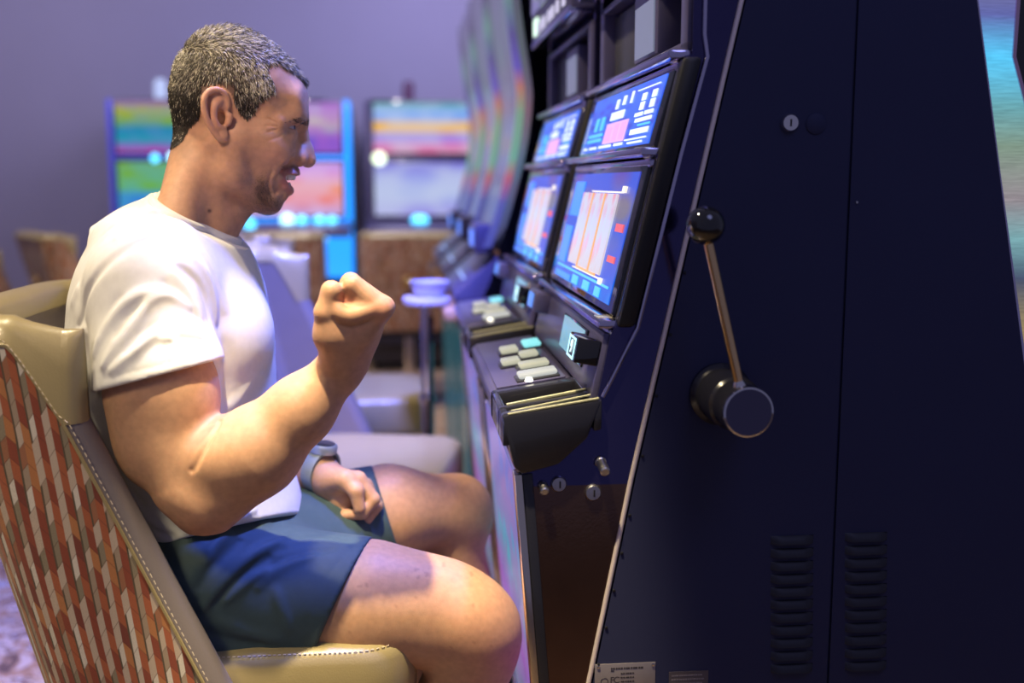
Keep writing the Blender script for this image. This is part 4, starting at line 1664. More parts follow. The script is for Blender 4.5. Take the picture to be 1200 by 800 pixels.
def sculpt_near_arm():
    sh, el, wr = P(174, 345, 1.335), P(238, 588, 1.275), P(397, 434, 1.262)
    f = Field(P(85, 640, 1.20) - [.02, .09, .01], P(470, 300, 1.40) + [.01, 0.0, .02], 0.0017)
    mid = P(186, 455, 1.30)
    f.cone(sh, mid, .054, .058, .02)
    f.cone(mid, P(222, 565, 1.28), .058, .045, .02)
    f.ell(P(214, 462, 1.292), (.040, .046, .058), .02)               # biceps
    f.ell(P(172, 505, 1.292), (.040, .042, .066), .02)               # triceps
    f.ball(P(240, 606, 1.278), .0235, .022)                           # elbow
    fm = P(300, 528, 1.268)
    f.cone(P(246, 580, 1.275), fm, .045, .050, .016)
    f.cone(fm, P(352, 480, 1.263), .050, .037, .02)
    f.cone(P(352, 480, 1.263), wr, .037, .0262, .02)
    f.ell(P(262, 535, 1.262), (.045, .04, .036), .02)
    f.cone(wr, P(406, 420, 1.262), .0262, .028, .01)
    f.ball(P(399, 446, 1.285), .012, .014)
    # fist
    k = .009
    M = [P(446, 362, 1.226), P(449, 360, 1.249), P(447, 363, 1.271), P(441, 369, 1.290)]
    PIP = [P(413, 334, 1.224), P(411, 331, 1.248), P(409, 334, 1.270), P(408, 341, 1.289)]
    DIP = [P(411, 351, 1.229), P(396, 352, 1.252), P(393, 354, 1.270), P(394, 358, 1.288)]
    TIP = [P(414, 364, 1.238), P(408, 366, 1.254), P(408, 367, 1.270), P(408, 369, 1.287)]
    W = [P(402, 420, 1.248), P(404, 420, 1.258), P(405, 421, 1.268), P(404, 423, 1.276)]
    for i in range(4):
        f.cone(W[i], M[i], .0175, .0120, .012)
    f.ell(P(412, 388, 1.257), (.030, .030, .034), .015)
    for i in range(4):
        r = (1.0, 1.03, 1.0, .9)[i]
        f.chain([M[i], PIP[i]], [.0124 * r, .0108 * r], .006)
        f.chain([PIP[i], DIP[i]], [.0108 * r, .0096 * r], .003)
        f.chain([DIP[i], TIP[i]], [.0096 * r, .0085 * r], .003)
    f.ball(P(446, 360, 1.228), .0116, .006)                          # knuckle of the index finger
    f.ball(P(455, 359, 1.236), .0060, .010)
    f.ell(P(408, 385, 1.234), (.027, .019, .028), .012)
    f.ball(P(405, 358, 1.236), .0095, .003)                          # curled fingertip in the hollow
    # thumb, folded along the near side of the fist
    f.chain([P(396, 416, 1.243), P(387, 392, 1.230)], [.0195, .0175], .014)
    f.chain([P(387, 392, 1.230), P(382, 366, 1.221)], [.0175, .0130], .010)
    f.chain([P(382, 366, 1.221), P(388.5, 341, 1.219)], [.0130, .0112], .004)
    f.chain([P(388.5, 341, 1.219), P(399, 342, 1.234)], [.0112, .0088], .004)
    # web of skin between thumb and forefinger, in folds
    f.chain(*spline([P(390, 356, 1.219), P(398, 366, 1.216), P(410, 370, 1.216), P(425, 366, 1.219), P(438, 361, 1.222)], [.0055, .0065, .0070, .0070, .0070]), .006)
    f.chain(*spline([P(408, 362, 1.222), P(420, 359, 1.220), P(432, 353, 1.221)], [.0035, .0048, .0050]), .004)
    f.chain(*spline([P(411, 355, 1.226), P(420, 350, 1.222), P(428, 345, 1.222)], [.0030, .0045, .0050]), .004)
    # forearm bone line and wrist tendon
    f.crease([P(285, 585, 1.245), P(330, 540, 1.240), P(380, 470, 1.245)], .0012, .010)
    return f


def sculpt_far_arm():
    el, wr = P(262, 592, 1.665), P(371, 550, 1.575)
    f = Field(P(240, 660, 1.50) - [.03, 0.02, .02], P(470, 520, 1.74) + [.02, 0, .03], 0.0018)
    f.cone(P(235, 480, 1.685), el, .050, .042, .02)
    f.cone(el, P(320, 566, 1.62), .042, .040, .02)
    f.cone(P(320, 566, 1.62), wr, .040, .0265, .02)
    f.cone(wr, P(386, 562, 1.565), .026, .026, .012)
    # loose fist
    M = [P(419, 562, 1.538), P(427, 570, 1.557), P(428, 580, 1.575), P(424, 590, 1.590)]
    PIP = [P(437, 585, 1.532), P(440, 592, 1.553), P(439, 601, 1.571), P(433, 608, 1.587)]
    DIP = [P(424, 601, 1.525), P(428, 609, 1.545), P(427, 615, 1.563), P(421, 619, 1.580)]
    TIP = [P(404, 604, 1.524), P(409, 614, 1.543), P(409, 619, 1.560), P(406, 622, 1.578)]
    for i in range(4):
        f.cone(P(386, 564 + 3 * i, 1.552 + .010 * i), M[i], .0185, .0125, .014)
        f.chain([M[i], PIP[i]], [.0120, .0104], .005)
        f.chain([PIP[i], DIP[i]], [.0104, .0092], .003)
        f.chain([DIP[i], TIP[i]], [.0092, .0078], .003)
    f.ell(P(402, 583, 1.560), (.026, .028, .022), .012)
    f.chain([P(386, 560, 1.548), P(404, 562, 1.530)], [.018, .0145], .010)
    f.chain([P(404, 562, 1.530), P(417, 575, 1.518)], [.0138, .0112], .005)
    f.chain([P(417, 575, 1.518), P(421, 595, 1.515)], [.0110, .0085], .004)
    f.crease([P(411, 563, 1.522), P(408, 578, 1.524), P(412, 590, 1.520)], -.004, .003)
    return f


def sculpt_legs():
    f = Field((-0.42, 1.26, 0.0), (0.20, 1.80, 0.74), 0.0036)
    nh, nk = P(262, 700, 1.405), P(556, 737, 1.372)
    f.cone(nh, P(430, 708, 1.385), .088, .080, .02)
    f.cone(P(430, 708, 1.385), nk, .080, .054, .02)
    f.ell(P(480, 700, 1.375), (.11, .056, .056), .03)
    f.ball(P(564, 738, 1.362), .046, .03)                             # knee cap
    f.ball(P(551, 722, 1.352), .040, .03)
    f.ell(P(582, 768, 1.372), (.022, .026, .034), .03)
    ank = np.array([-0.03, 1.385, .085])
    cal = P(537, 840, 1.388)
    f.cone(nk, cal, .050, .062, .02)
    f.cone(cal, ank, .058, .036, .03)
    f.cone(ank + [0, 0, -.02], ank + [.16, -.01, -.055], .036, .026, .02)
    f.ball(ank + [-.03, 0, -.045], .034, .02)
    f.crease([P(466, 786, 1.34), P(478, 787, 1.33), P(520, 800, 1.335)], -.004, .006)
    fh, fk = P(315, 640, 1.575), P(531, 597, 1.685)
    f.cone(fh, P(455, 600, 1.64), .084, .070, .02)
    f.cone(P(455, 600, 1.64), fk, .070, .052, .02)
    f.ball(P(541, 594, 1.680), .043, .03)
    f.ell(P(557, 612, 1.685), (.018, .028, .030), .03)
    ank2 = np.array([-0.04, 1.70, .085])
    cal2 = P(530, 690, 1.70)
    f.cone(fk, cal2, .047, .058, .02)
    f.cone(cal2, ank2, .055, .035, .03)
    f.cone(ank2 + [0, 0, -.02], ank2 + [.155, .03, -.055], .036, .026, .02)
    f.ball(ank2 + [-.03, 0, -.045], .034, .02)
    f.ell(P(250, 690, 1.49), (.12, .155, .085), .04)                  # pelvis
    # trunk under the shirt
    return f


TORSO = [(200, 272, 44, .100, .035), (200, 305, 76, .160, .05), (201, 350, 96, .180, .055), (204, 410, 104, .178, .06), (211, 470, 100, .165, .06), (228, 530, 94, .155, .06),
         (252, 590, 90, .155, .06), (262, 640, 84, .16, .06)]


def torso(f, grow, k=.04, grow_v=0.0):
    pts = []
    for (a, b_) in zip(TORSO, TORSO[1:]):
        for t in (0, .5):
            pts.append([a[i] + (b_[i] - a[i]) * t for i in range(5)])
    pts.append(TORSO[-1])
    for px, py, ru, hw, rz in pts:
        f.ell(P(px, py, YM), (ru * PXM + grow, hw + grow + grow_v, rz + grow * .5), k)


def sculpt_trunk():
    f = Field((-0.43, 1.27, 0.50), (-0.06, 1.72, 1.06), 0.007)
    torso(f, 0.0)
    f.cone(P(205, 305, 1.49), P(180, 340, 1.35), .045, .045, .02)
    f.cone(P(205, 305, 1.49), P(192, 345, 1.63), .045, .045, .02)
    f.cone(P(190, 330, 1.65), P(232, 480, 1.685), .056, .050, .03)
    f.cone(P(205, 230, 1.49), P(200, 300, 1.49), .045, .06, .03)
    return f


# ---- t-shirt
def sculpt_shirt():
    f = Field((-0.455, 1.19, 0.555), (-0.045, 1.775, 1.13), 0.0026)
    torso(f, .012, .035)
    # shoulders, chest, back
    f.cone(P(212, 284, 1.46), P(178, 332, 1.345), .042, .066, .025)
    f.cone(P(206, 276, 1.52), P(192, 335, 1.635), .050, .072, .030)
    f.ell(P(254, 392, 1.425), (.070, .070, .070), .03)
    f.ell(P(252, 396, 1.555), (.068, .070, .070), .03)
    f.ell(P(158, 366, 1.43), (.054, .085, .085), .025)
    # far sleeve
    f.cone(P(192, 335, 1.655), P(226, 450, 1.690), .066, .064, .022)
    # neckline and hem
    cb, cf = P(174, 226, YM), P(266, 277, YM)
    mid = (cb + cf) / 2
    ax = (cf - cb) / np.linalg.norm(cf - cb)
    nr = np.cross(ax, [0, 1, 0]); nr = nr if nr[2] > 0 else -nr
    f.plane(mid, nr, .004, (mid - [.13, .10, .02 + .06], mid + [.13, .10, .12]))
    hb, hm_, hf_ = P(190, 646, 1.42), P(275, 614, 1.325), P(362, 601, YM)
    hn_ = np.cross(hf_ - hb, hm_ - hb); hn_ = hn_ if hn_[2] < 0 else -hn_
    f.plane(hb, hn_, .003, ((-0.46, 1.19, .50), (-.04, 1.78, .80)))
    # near sleeve: shaped and cut across the arm on its own, then sewn on
    g = f.twin()
    g.cone(P(172, 336, 1.335), P(187, 452, 1.300), .069, .0700, .02)
    g.cone(P(187, 452, 1.300), P(200, 500, 1.298), .0700, .068, .02)
    g.ell(P(210, 430, 1.295), (.048, .053, .05), .02)
    g.ell(P(164, 420, 1.298), (.044, .054, .06), .02)
    ha, hc_ = P(119, 457, 1.30), P(257, 421, 1.30)
    sx = (hc_ - ha) / np.linalg.norm(hc_ - ha)
    sn = np.cross(sx, np.array([.05, 1, -.10])); sn = sn if sn[2] < 0 else -sn
    g.plane(ha, sn, .002)
    kk = .012
    hh = np.maximum(kk - np.abs(f.d - g.d), 0) / kk
    f.d = np.minimum(f.d, g.d) - hh * hh * kk * .25
    # cloth follows the neck up to the collar
    lo, hi = mid - [.12, .11, .11], mid + [.12, .11, .09]
    sl, gr = f.win(lo, hi)
    X, Y_, Z = np.broadcast_arrays(*gr)
    Q = np.stack([X.ravel(), Y_.ravel(), Z.ravel()], 1) - HO
    L_ = np.stack([Q @ HF, Q @ HV, Q @ HU], 1)
    nd = HEAD.lookup(L_).reshape(X.shape)
    pd = (X - mid[0]) * nr[0] + (Y_ - mid[1]) * nr[1] + (Z - mid[2]) * nr[2]
    nd = np.maximum(nd - .006, pd + .002).astype(np.float32)
    nd = np.maximum(nd, -pd - .07)
    dd = f.d[sl]
    kk = .025
    hh = np.maximum(kk - np.abs(dd - nd), 0) / kk
    f.d[sl] = np.maximum(np.minimum(dd, nd) - hh * hh * kk * .25, pd)
    # ribbed collar: a slab round the neck
    c = Field(lo, hi, .0021)
    X, Y_, Z = np.broadcast_arrays(*c.win(lo, hi)[1])
    Q = np.stack([X.ravel(), Y_.ravel(), Z.ravel()], 1) - HO
    L_ = np.stack([Q @ HF, Q @ HV, Q @ HU], 1)
    nd = HEAD.lookup(L_).reshape(X.shape)
    pd = (X - mid[0]) * nr[0] + (Y_ - mid[1]) * nr[1] + (Z - mid[2]) * nr[2]
    q0 = np.maximum(nd - .0045, 0); q1 = np.maximum(np.abs(pd + .004) - .0075, 0)
    c.d = (np.sqrt(q0 ** 2 + q1 ** 2) - .0035).astype(np.float32)
    global COLLAR
    COLLAR = c
    return f, (mid, ax, nr), (ha, hc_, sx, sn)


SHF, NECK, SLV = sculpt_shirt()


def on(fld, px, py):
    o = np.array([0, 0, EYE])
    d = at(px, py, 1.0) - o
    p = fld.hit(o, d, 1.15, 1.75)
    return p


def fold(fld, pts, amp, wid):
    """crease a cloth along points found on its own surface"""
    pts = spline([(p[0], p[1], 0.0) for p in pts], [0.0] * len(pts), 6)[0]
    q = [on(fld, p[0], p[1]) for p in pts]
    r = []
    for p in q:
        if p is not None and (not r or abs(p[1] - r[-1][1]) < .012):
            r.append(p)
    if len(r) >= 4:
        r = np.array(r)
        tt = np.linspace(0, 1, len(r))
        yy = np.polyval(np.polyfit(tt, r[:, 1], 2), tt)
        eye_ = np.array([0, 0, EYE])
        r = [eye_ + (p - eye_) * (y / p[1]) for p, y in zip(r, yy)]
    q = r
    if len(q) >= 2:
        fld.crease(q, amp, wid)


FOLDS = [
    # back of the armhole over the shoulder
    ([(92, 384), (100, 350), (113, 325), (131, 303), (158, 286), (186, 277)], -0.0042, .0055),
    ([(98, 395), (110, 352), (130, 322), (160, 304), (190, 296)], .0035, .0085),
    ([(84, 356), (100, 322), (124, 296), (150, 276)], .0030, .0075),
    # sleeve folds fanning from the back armpit
    ([(109, 418), (121, 388), (139, 362), (163, 345), (186, 340)], .0052, .0060),
    ([(134, 396), (152, 372), (170, 352)], -0.0029, .0055),
    ([(117, 432), (135, 408), (157, 378), (176, 352), (200, 346), (222, 362)], .0055, .0058),
    ([(146, 414), (166, 392), (190, 378)], -0.0024, .0055),
    ([(128, 436), (150, 418), (172, 398), (197, 374)], .0045, .0050),
    ([(164, 408), (174, 402), (184, 398)], -0.0021, .0050),
    ([(150, 420), (172, 398), (196, 384)], .0035, .0045),
    ([(116, 392), (124, 372), (142, 346)], -0.0022, .0055),
    # front of the sleeve
    ([(202, 318), (224, 346), (236, 372)], .0042, .0060),
    ([(210, 312), (232, 334), (244, 362), (246, 392)], -0.0041, .0060),
    ([(224, 300), (243, 324), (251, 356), (250, 388)], .0045, .0065),
    ([(190, 328), (214, 352), (232, 376)], -0.0021, .0055),
    ([(196, 396), (214, 388), (240, 394)], .0032, .0045),
    ([(192, 404), (216, 398), (246, 402)], -0.0021, .0040),
    ([(158, 410), (190, 396), (214, 404)], .0030, .0045),
    # front body
    ([(214, 276), (236, 296), (254, 330), (262, 366)], .0030, .0080),
    ([(262, 398), (266, 440), (262, 478)], -0.0017, .010),
    ([(300, 440), (284, 462), (264, 478)], .0022, .008),
    ([(318, 462), (300, 490), (280, 504)], -0.0021, .007),
    # lower back wrinkles
    ([(94, 470), (112, 505), (120, 540)], -0.0022, .0070),
    ([(92, 452), (104, 482), (122, 512)], .0028, .0070),
    ([(120, 520), (140, 552), (150, 590)], .0035, .0070),
    ([(126, 548), (150, 572), (170, 596)], -0.0025, .0060),
    ([(148, 570), (170, 604), (196, 622)], .0034, .0060),
    ([(150, 596), (176, 618), (206, 630)], -0.0024, .0055),
    ([(168, 612), (192, 630), (222, 636)], .0030, .0050),
    ([(345, 560), (322, 580), (296, 592)], -0.0021, .0060),
    ([(352, 574), (330, 592), (300, 604)], .0030, .0060),
    ([(300, 596), (270, 610), (250, 618)], .0028, .0060),
    ([(140, 262), (168, 252), (190, 252)], -0.0021, .0050),
    ([(134, 280), (166, 266), (196, 268)], .0026, .0060),
    ([(200, 262), (214, 274), (222, 292)], -0.0018, .0050),
]
for pts, amp, wid in FOLDS:
    fold(SHF, pts, amp, wid)
# stitched hem line a finger above the sleeve edge
ha, hc_, sx, sn = SLV
fold(SHF, [(121, 444), (150, 437), (190, 427), (225, 417), (254, 409)], -.0014, .0016)


def tuck(fld, cloth, thick, plane=None):
    """press the body a few millimetres under the cloth, above the hem plane only"""
    X, Y_, Z = np.broadcast_arrays(*[fld.ax[0][:, None, None], fld.ax[1][None, :, None], fld.ax[2][None, None, :]])
    Q = np.stack([X.ravel(), Y_.ravel(), Z.ravel()], 1)
    near = np.abs(fld.d.ravel()) < .03
    v = np.full(len(Q), -1.0)
    q = Q[near]
    w = cloth.lookup(q) + thick
    if plane is not None:
        p, n = plane
        w = w - 3 * np.maximum((q - p) @ n + .004, 0)
    w = np.where(cloth.lookup(q) > .014, -1, w)
    out = (q[:, 0] > P(268, 430, 1.30)[0]) & (plane is not None)
    out = out | (q < cloth.lo).any(1) | (q > cloth.lo + (cloth.n - 1) * cloth.h).any(1)
    v[near] = np.where(out, -1, w)
    fld.d = np.maximum(fld.d, v.reshape(fld.d.shape).astype(np.float32))
    return fld


# ---- shorts
def sculpt_shorts():
    f = Field((-0.42, 1.255, 0.425), (0.02, 1.79, 0.745), 0.0030)
    f.ell(P(255, 688, 1.49), (.135, .185, .090), .04)
    f.ell(P(250, 650, 1.49), (.115, .170, .075), .04)
    f.ell(P(244, 640, 1.44), (.110, .150, .085), .04)
    f.cone(P(262, 700, 1.405), P(440, 709, 1.383), .103, .0875, .03)
    f.ell(P(300, 720, 1.41), (.12, .085, .085), .03)
    f.cone(P(315, 640, 1.575), P(480, 598, 1.652), .095, .078, .03)
    f.cone(P(330, 625, 1.50), P(395, 640, 1.52), .055, .040, .04)
    # hems
    a, b_ = P(431, 631, 1.36), P(366, 780, 1.36)
    sx = (b_ - a) / np.linalg.norm(b_ - a)
    n = np.cross(sx, np.array([.22, 1, .0])); n = n if n[0] > 0 else -n
    lo, hi = np.array([-.14, 1.25, .42]), np.array([.03, 1.485, .75])
    f.plane(a, n, .002, (lo, hi))
    a, b_ = P(434, 538, 1.64), P(464, 634, 1.64)
    sx = (b_ - a) / np.linalg.norm(b_ - a)
    n = np.cross(sx, np.array([-.10, 1, .0])); n = n if n[0] > 0 else -n
    lo, hi = np.array([-.14, 1.50, .42]), np.array([.03, 1.80, .75])
    f.plane(a, n, .002, (lo, hi))
    return f


SHORT_HEM = (P(415, 690, 1.383), np.array([1.0, 0, 0]))
SRT = sculpt_shorts()
for pts, amp, wid in [
    ([(235, 716), (262, 684), (300, 648), (340, 628)], .0050, .0070),
    ([(248, 712), (280, 676), (318, 652)], -.0045, .0060),
    ([(262, 706), (290, 682), (312, 668)], .0045, .0055),
    ([(232, 690), (250, 664), (282, 632)], -.0050, .0070),
    ([(300, 690), (330, 664), (372, 648)], .0030, .0070),
    ([(316, 664), (350, 650), (392, 644)], -.0026, .0055),
    ([(330, 640), (366, 632), (410, 640)], .0026, .0060),
    ([(322, 690), (330, 714), (340, 740)], .0030, .0070),
    ([(300, 612), (336, 606), (372, 616)], .0045, .0080),
    ([(270, 622), (250, 640), (240, 660)], .0040, .0060),
    ([(240, 740), (270, 752), (310, 756)], -.0035, .0080),
    ([(255, 725), (290, 742), (330, 748)], .0030, .0080),
    ([(405, 556), (416, 580), (440, 600)], -.0030, .0070),
]:
    fold(SRT, pts, amp, wid)
fold(SRT, [(419, 636), (392, 664), (372, 700), (358, 740), (355, 776)], -.0010, .0016)
parts = [(head_w, hf, col)]
MOLE_RNG = np.random.default_rng(5)
ARM_RAW = sculpt_near_arm()
fold(ARM_RAW, [(224, 552), (229, 545), (240, 526), (252, 504), (258, 492)], -.0042, .0034)
arm_f = tuck(ARM_RAW, SHF, .003, (SLV[0], SLV[3]))
for fld, reddish in ((arm_f, 1), (sculpt_far_arm(), 1), (tuck(sculpt_legs(), SRT, .003, SHORT_HEM), 0), (tuck(sculpt_trunk(), SHF, .004), 0)):
    V, Fq = fld.mesh()
    c = np.tile(SKIN * (1.0 if not reddish else 1.0), (len(V), 1))
    if fld is arm_f:
        for pt, r, a in ((P(449, 358, 1.215), .016, .35), (P(405, 355, 1.226), .009, .7), (P(238, 618, 1.25), .03, .25), (P(413, 326, 1.22), .012, .15)):
            c = blend(c, a * gauss(np.linalg.norm(V - pt, axis=1), r), (0.66, 0.25, 0.19))
    elif not reddish:
        for pt, r, a in ((P(575, 730, 1.32), .06, .35),):
            c = blend(c, a * gauss(np.linalg.norm(V - pt, axis=1), r), (0.60, 0.26, 0.18))
        for q in range(26):                                           # small moles on the thigh
            pt = P(MOLE_RNG.uniform(375, 600), MOLE_RNG.uniform(650, 780), 1.30)
            dd = np.linalg.norm((V - pt)[:, [0, 2]], axis=1)
            c = blend(c, .4 * (dd < .0022) * (V[:, 1] < 1.40), (0.25, 0.11, 0.07))
    parts.append((V, Fq, c))
AV = np.concatenate([p[0] for p in parts])
AC = np.concatenate([p[2] for p in parts])
o_ = 0
AF = []
for V, Fq, c in parts:
    AF.append(Fq + o_)
    o_ += len(V)
AF = np.concatenate(AF)
SKINM = tone_mat('skin', rough=0.50, sss=0.18, bump=0.10, bscale=700, noise=0.09, spec=0.34)
BODY = np_mesh('body', AV, AF, SKINM, PERSON, AC)

# ---- eyes, teeth
for sg in (1, -1):
    f = Field(h(320, 165, sg * .03) - .012, h(350, 135, sg * .03) + .012, 0.0008)
    f.ball(h(335.6, 149.4, sg * .030), .0117, 0)
    V, Fq = f.mesh()
    d = V - h(335.6, 149.4, sg * .030)
    ang = np.degrees(np.arccos(np.clip(d[:, 0] / np.linalg.norm(d, axis=1), -1, 1)))
    c = np.tile(np.array([.62, .58, .56]), (len(V), 1))
    c = blend(c, (ang < 36) * 1.0, (.05, .05, .06))
    c = blend(c, (ang < 15) * 1.0, (.005, .005, .005))
    np_mesh('eye', to_world(V), Fq, tone_mat('eye_surface', rough=.08, bump=0, noise=.02, spec=.6) if sg == 1 else bpy.data.materials['eye_surface'], BODY, c)
arc = lambda t, ru, rv, cx: (cx + ru * math.cos(t), rv * math.sin(t))
TOOTH = tone_mat('tooth_enamel', rough=.18, bump=.03, noise=.03, spec=.6)
for row, (py, hh, cx, ru, rv) in enumerate(((206.2, 5.4, 325, 19.5, .0215), (216.8, 3.6, 322, 17.0, .0175))):
    for i in range(-4, 5 if row == 0 else 5):
        t = (i + .5) * .33 if row == 0 else (i + .5) * .34
        if abs(t) > 1.45:
            continue
        x, v = arc(t, ru, rv, cx)
        f = Field(h(x, py, v) - .009, h(x, py, v) + .009, .0009)
        R = np.array([[math.cos(t), math.sin(t), 0], [-math.sin(t), math.cos(t), 0], [0, 0, 1]])
        f.ell(h(x, py, v), (.0028, .0040 if row == 0 else .0032, rp(hh)), 0, R=R)
        V, Fq = f.mesh()
        np_mesh('tooth', to_world(V), Fq, TOOTH, BODY, np.tile(np.array([.80, .76, .68]), (len(V), 1)))

# ---- hair
ear_zone = (hav > .070) & (hpx > 232) & (hpx < 274) & (hpy > 97)
hair_m = hair_m & ~ear_zone
src = hv[hair_m & (hpy < 176)]
srcn = hn[hair_m & (hpy < 176)]
sel = rng.permutation(len(src))[:30000]
src, srcn = src[sel], srcn[sel]


def strands(name, roots, nrm, dirs, length, width, cols, mat, parent, lift=.35, curl=.12, seg=3, r=rng):
    """short tapering three-sided hairs, all in one mesh"""
    n = len(roots)
    d = dirs - (dirs * nrm).sum(1, keepdims=True) * nrm
    d /= np.linalg.norm(d, axis=1, keepdims=True) + 1e-9
    d = d + nrm * lift + r.normal(0, curl, (n, 3))
    d /= np.linalg.norm(d, axis=1, keepdims=True)
    a = np.cross(d, nrm); a /= np.linalg.norm(a, axis=1, keepdims=True) + 1e-9
    b_ = np.cross(d, a)
    L = np.asarray(length).reshape(-1, 1) * np.ones((n, 1))
    rings = []
    for k in range(seg):
        t = k / seg
        c = roots + d * L * t - nrm * L * (t * t) * lift * .75
        w = width * (1 - .55 * t)
        for q in range(3):
            an = q * 2 * math.pi / 3
            rings.append(c + (a * math.cos(an) + b_ * math.sin(an)) * w)
    tip = roots + d * L - nrm * L * lift * .75
    V = np.stack(rings + [tip] * 1, 1)                     # n, seg*3+1, 3
    m = seg * 3 + 1
    Fl = []
    for k in range(seg - 1):
        for q in range(3):
            q2 = (q + 1) % 3
            Fl.append((k * 3 + q, k * 3 + q2, (k + 1) * 3 + q2, (k + 1) * 3 + q))
    last = (seg - 1) * 3
    for q in range(3):
        Fl.append((last + q, last + (q + 1) % 3, m - 1, m - 1))
    quads = [x for x in Fl if x[2] != x[3]]
    tris = [x[:3] for x in Fl if x[2] == x[3]]
    base = (np.arange(n) * m)[:, None, None]
    Q = (np.array(quads)[None] + base).reshape(-1, 4)
    # triangles as quads would be degenerate: build them as a second set by duplicating the tip
    T = (np.array(tris)[None] + base).reshape(-1, 3)
    Q3 = np.concatenate([Q[:, [0, 1, 2]], Q[:, [0, 2, 3]], T])
    Vw = V.reshape(-1, 3)
    C = np.repeat(cols, m, axis=0)
    return np_mesh(name, Vw, Q3, mat, parent, C)


spx, spy = pix(src)
# combing: forwards on top, down and back at the sides and nape
top = sstep(.25, .8, srcn[:, 2])
dirs = np.stack([0.75 * top + 0.25 * (1 - top) * sstep(230, 300, spx) - .35 * (1 - top) * (1 - sstep(220, 290, spx)), np.sign(src[:, 1]) * .15 * (1 - top), -0.9 * (1 - top) - .05], 1)
ln = .006 + .009 * top + .004 * rng.random(len(src)) + .004 * gauss(spx - 345, 20)
ln *= 1 - .45 * sstep(120, 170, spy)
grey = np.clip(.10 * (1 - sstep(95, 130, spy)) + .03 + .50 * gauss(spx - 306, 24) * gauss(spy - 102, 26) + .34 * gauss(spy - 45, 42), 0, 1)  # temple greying, plus a paler crown that paints in light from above
grey_or_lit = rng.random(len(src)) < grey  # grey holds both the temple greying and the light painted on the crown
hc = np.where(grey_or_lit[:, None], np.array([.66, .62, .46])[None] * rng.uniform(.6, 1.2, (len(src), 1)), np.array([.095, .085, .060])[None] * rng.uniform(.5, 1.6, (len(src), 1)) * (1 - .65 * sstep(70, 120, spy) * (1 - .5 * gauss(spx - 306, 22)))[:, None])  # dark hairs lighter on top: overhead light put into their colour
HAIRM = tone_mat('hair', rough=.38, bump=0, noise=.1, spec=.5)
hair = strands('hair', to_world(src) - 0, srcn @ np.stack([HF, HV, HU]), dirs @ np.stack([HF, HV, HU]), ln, .00042, hc, HAIRM, PERSON, lift=.42, curl=.22)
hair['kind'] = 'stuff'

# stubble, goatee, eyebrows
def scatter(mask, n):
    i = np.flatnonzero(mask)
    p = rng.choice(i, min(n, len(i)), replace=False)
    return p


wgt = np.clip(beard * .35 + chin * 1.0 + must * .8, 0, 1) * (hpx > 272) * (hpx < 352)
i = scatter(rng.random(len(hv)) < wgt * .5, 9000)
bl = .0012 + .0042 * np.clip(chin[i], 0, 1) + .0022 * must[i]
bc = np.array([.030, .023, .019])[None] * rng.uniform(.5, 1.8, (len(i), 1))
bd = np.tile(np.array([.35, 0, -.9]), (len(i), 1))
o = strands('beard', to_world(hv[i]), hn[i] @ np.stack([HF, HV, HU]), bd @ np.stack([HF, HV, HU]), bl, .00016, bc, HAIRM, PERSON, lift=.5, curl=.25)
o['kind'] = 'stuff'
for sg in (1, -1):
    ed = line_dist(hpx, hpy, [(334, 143.5), (342, 141.5), (352, 141.5), (362, 143.5)])
    mk = (ed < 1.2 + 2.0 * sstep(336, 352, hpx)) & (hv[:, 1] * sg > .006) & (hv[:, 1] * sg < .06)
    i = scatter(mk & (rng.random(len(hv)) < .06 + .26 * sstep(338, 350, hpx)), 420)
    bc = np.array([.025, .019, .016])[None] * rng.uniform(.5, 1.6, (len(i), 1))
    bd = np.tile(np.array([-.7, sg * .5, .12]), (len(i), 1))
    o = strands('eyebrow', to_world(hv[i]), hn[i] @ np.stack([HF, HV, HU]), bd @ np.stack([HF, HV, HU]), .0065, .0003, bc, HAIRM, PERSON, lift=.25, curl=.15)
    o['kind'] = 'stuff'

V, Fq = SHF.mesh()
CLOTH = tone_mat('white_jersey', rough=.85, bump=.35, bscale=1500, noise=.03, spec=.2)
shirt = np_mesh('t_shirt', V, Fq, CLOTH, PERSON, np.tile(np.array([.74, .735, .71]), (len(V), 1)))
V, Fq = COLLAR.mesh()
np_mesh('collar', V, Fq, CLOTH, shirt, np.tile(np.array([.74, .735, .71]), (len(V), 1)))

V, Fq = SRT.mesh()
shorts = np_mesh('shorts', V, Fq, tone_mat('navy_twill', rough=.62, bump=.3, bscale=1700, noise=.06, spec=.35), PERSON, np.tile(np.array([.045, .078, .088]), (len(V), 1)))

# ---- wristwatch on the far wrist
wc = P(376, 551, 1.573)
wd = P(386, 561, 1.565) - P(352, 548, 1.60); wd /= np.linalg.norm(wd)
wu = np.array([.25, -.15, 1.0]); wu -= wd * (wu @ wd); wu /= np.linalg.norm(wu)
ww = np.cross(wd, wu)
b = MB()
n = 40
rows = []
for i in range(n):
    a = 2 * math.pi * i / n
    e = (wu * math.cos(a) + ww * math.sin(a))
    row = []
    for dx, dr in ((-.010, .0285), (-.010, .0325), (-.007, .0335), (.007, .0335), (.010, .0325), (.010, .0285), (-.010, .0285)):
        row.append(wc + wd * dx + e * dr)
    rows.append(row)
b.grid(rows, closed_u=True)
wat = b.build('watch_band', pm('grey_green_rubber', (.26, .30, .26), .5), PERSON, fix=True)
b = MB()
b.lathe([(0, -.002), (.0195, -.002), (.0200, .0), (.0200, .008), (.0180, .0105), (.0165, .0108)], wc + wu * .031, wu, 36)
wcs = b.build('watch_case', pm('pale_watch_case', (.45, .50, .46), .3, .5), wat)
MB().lathe([(.0166, 0), (0, .0004)], wc + wu * .0418, wu, 36).build('watch_glass', DARKGLASS, wat)

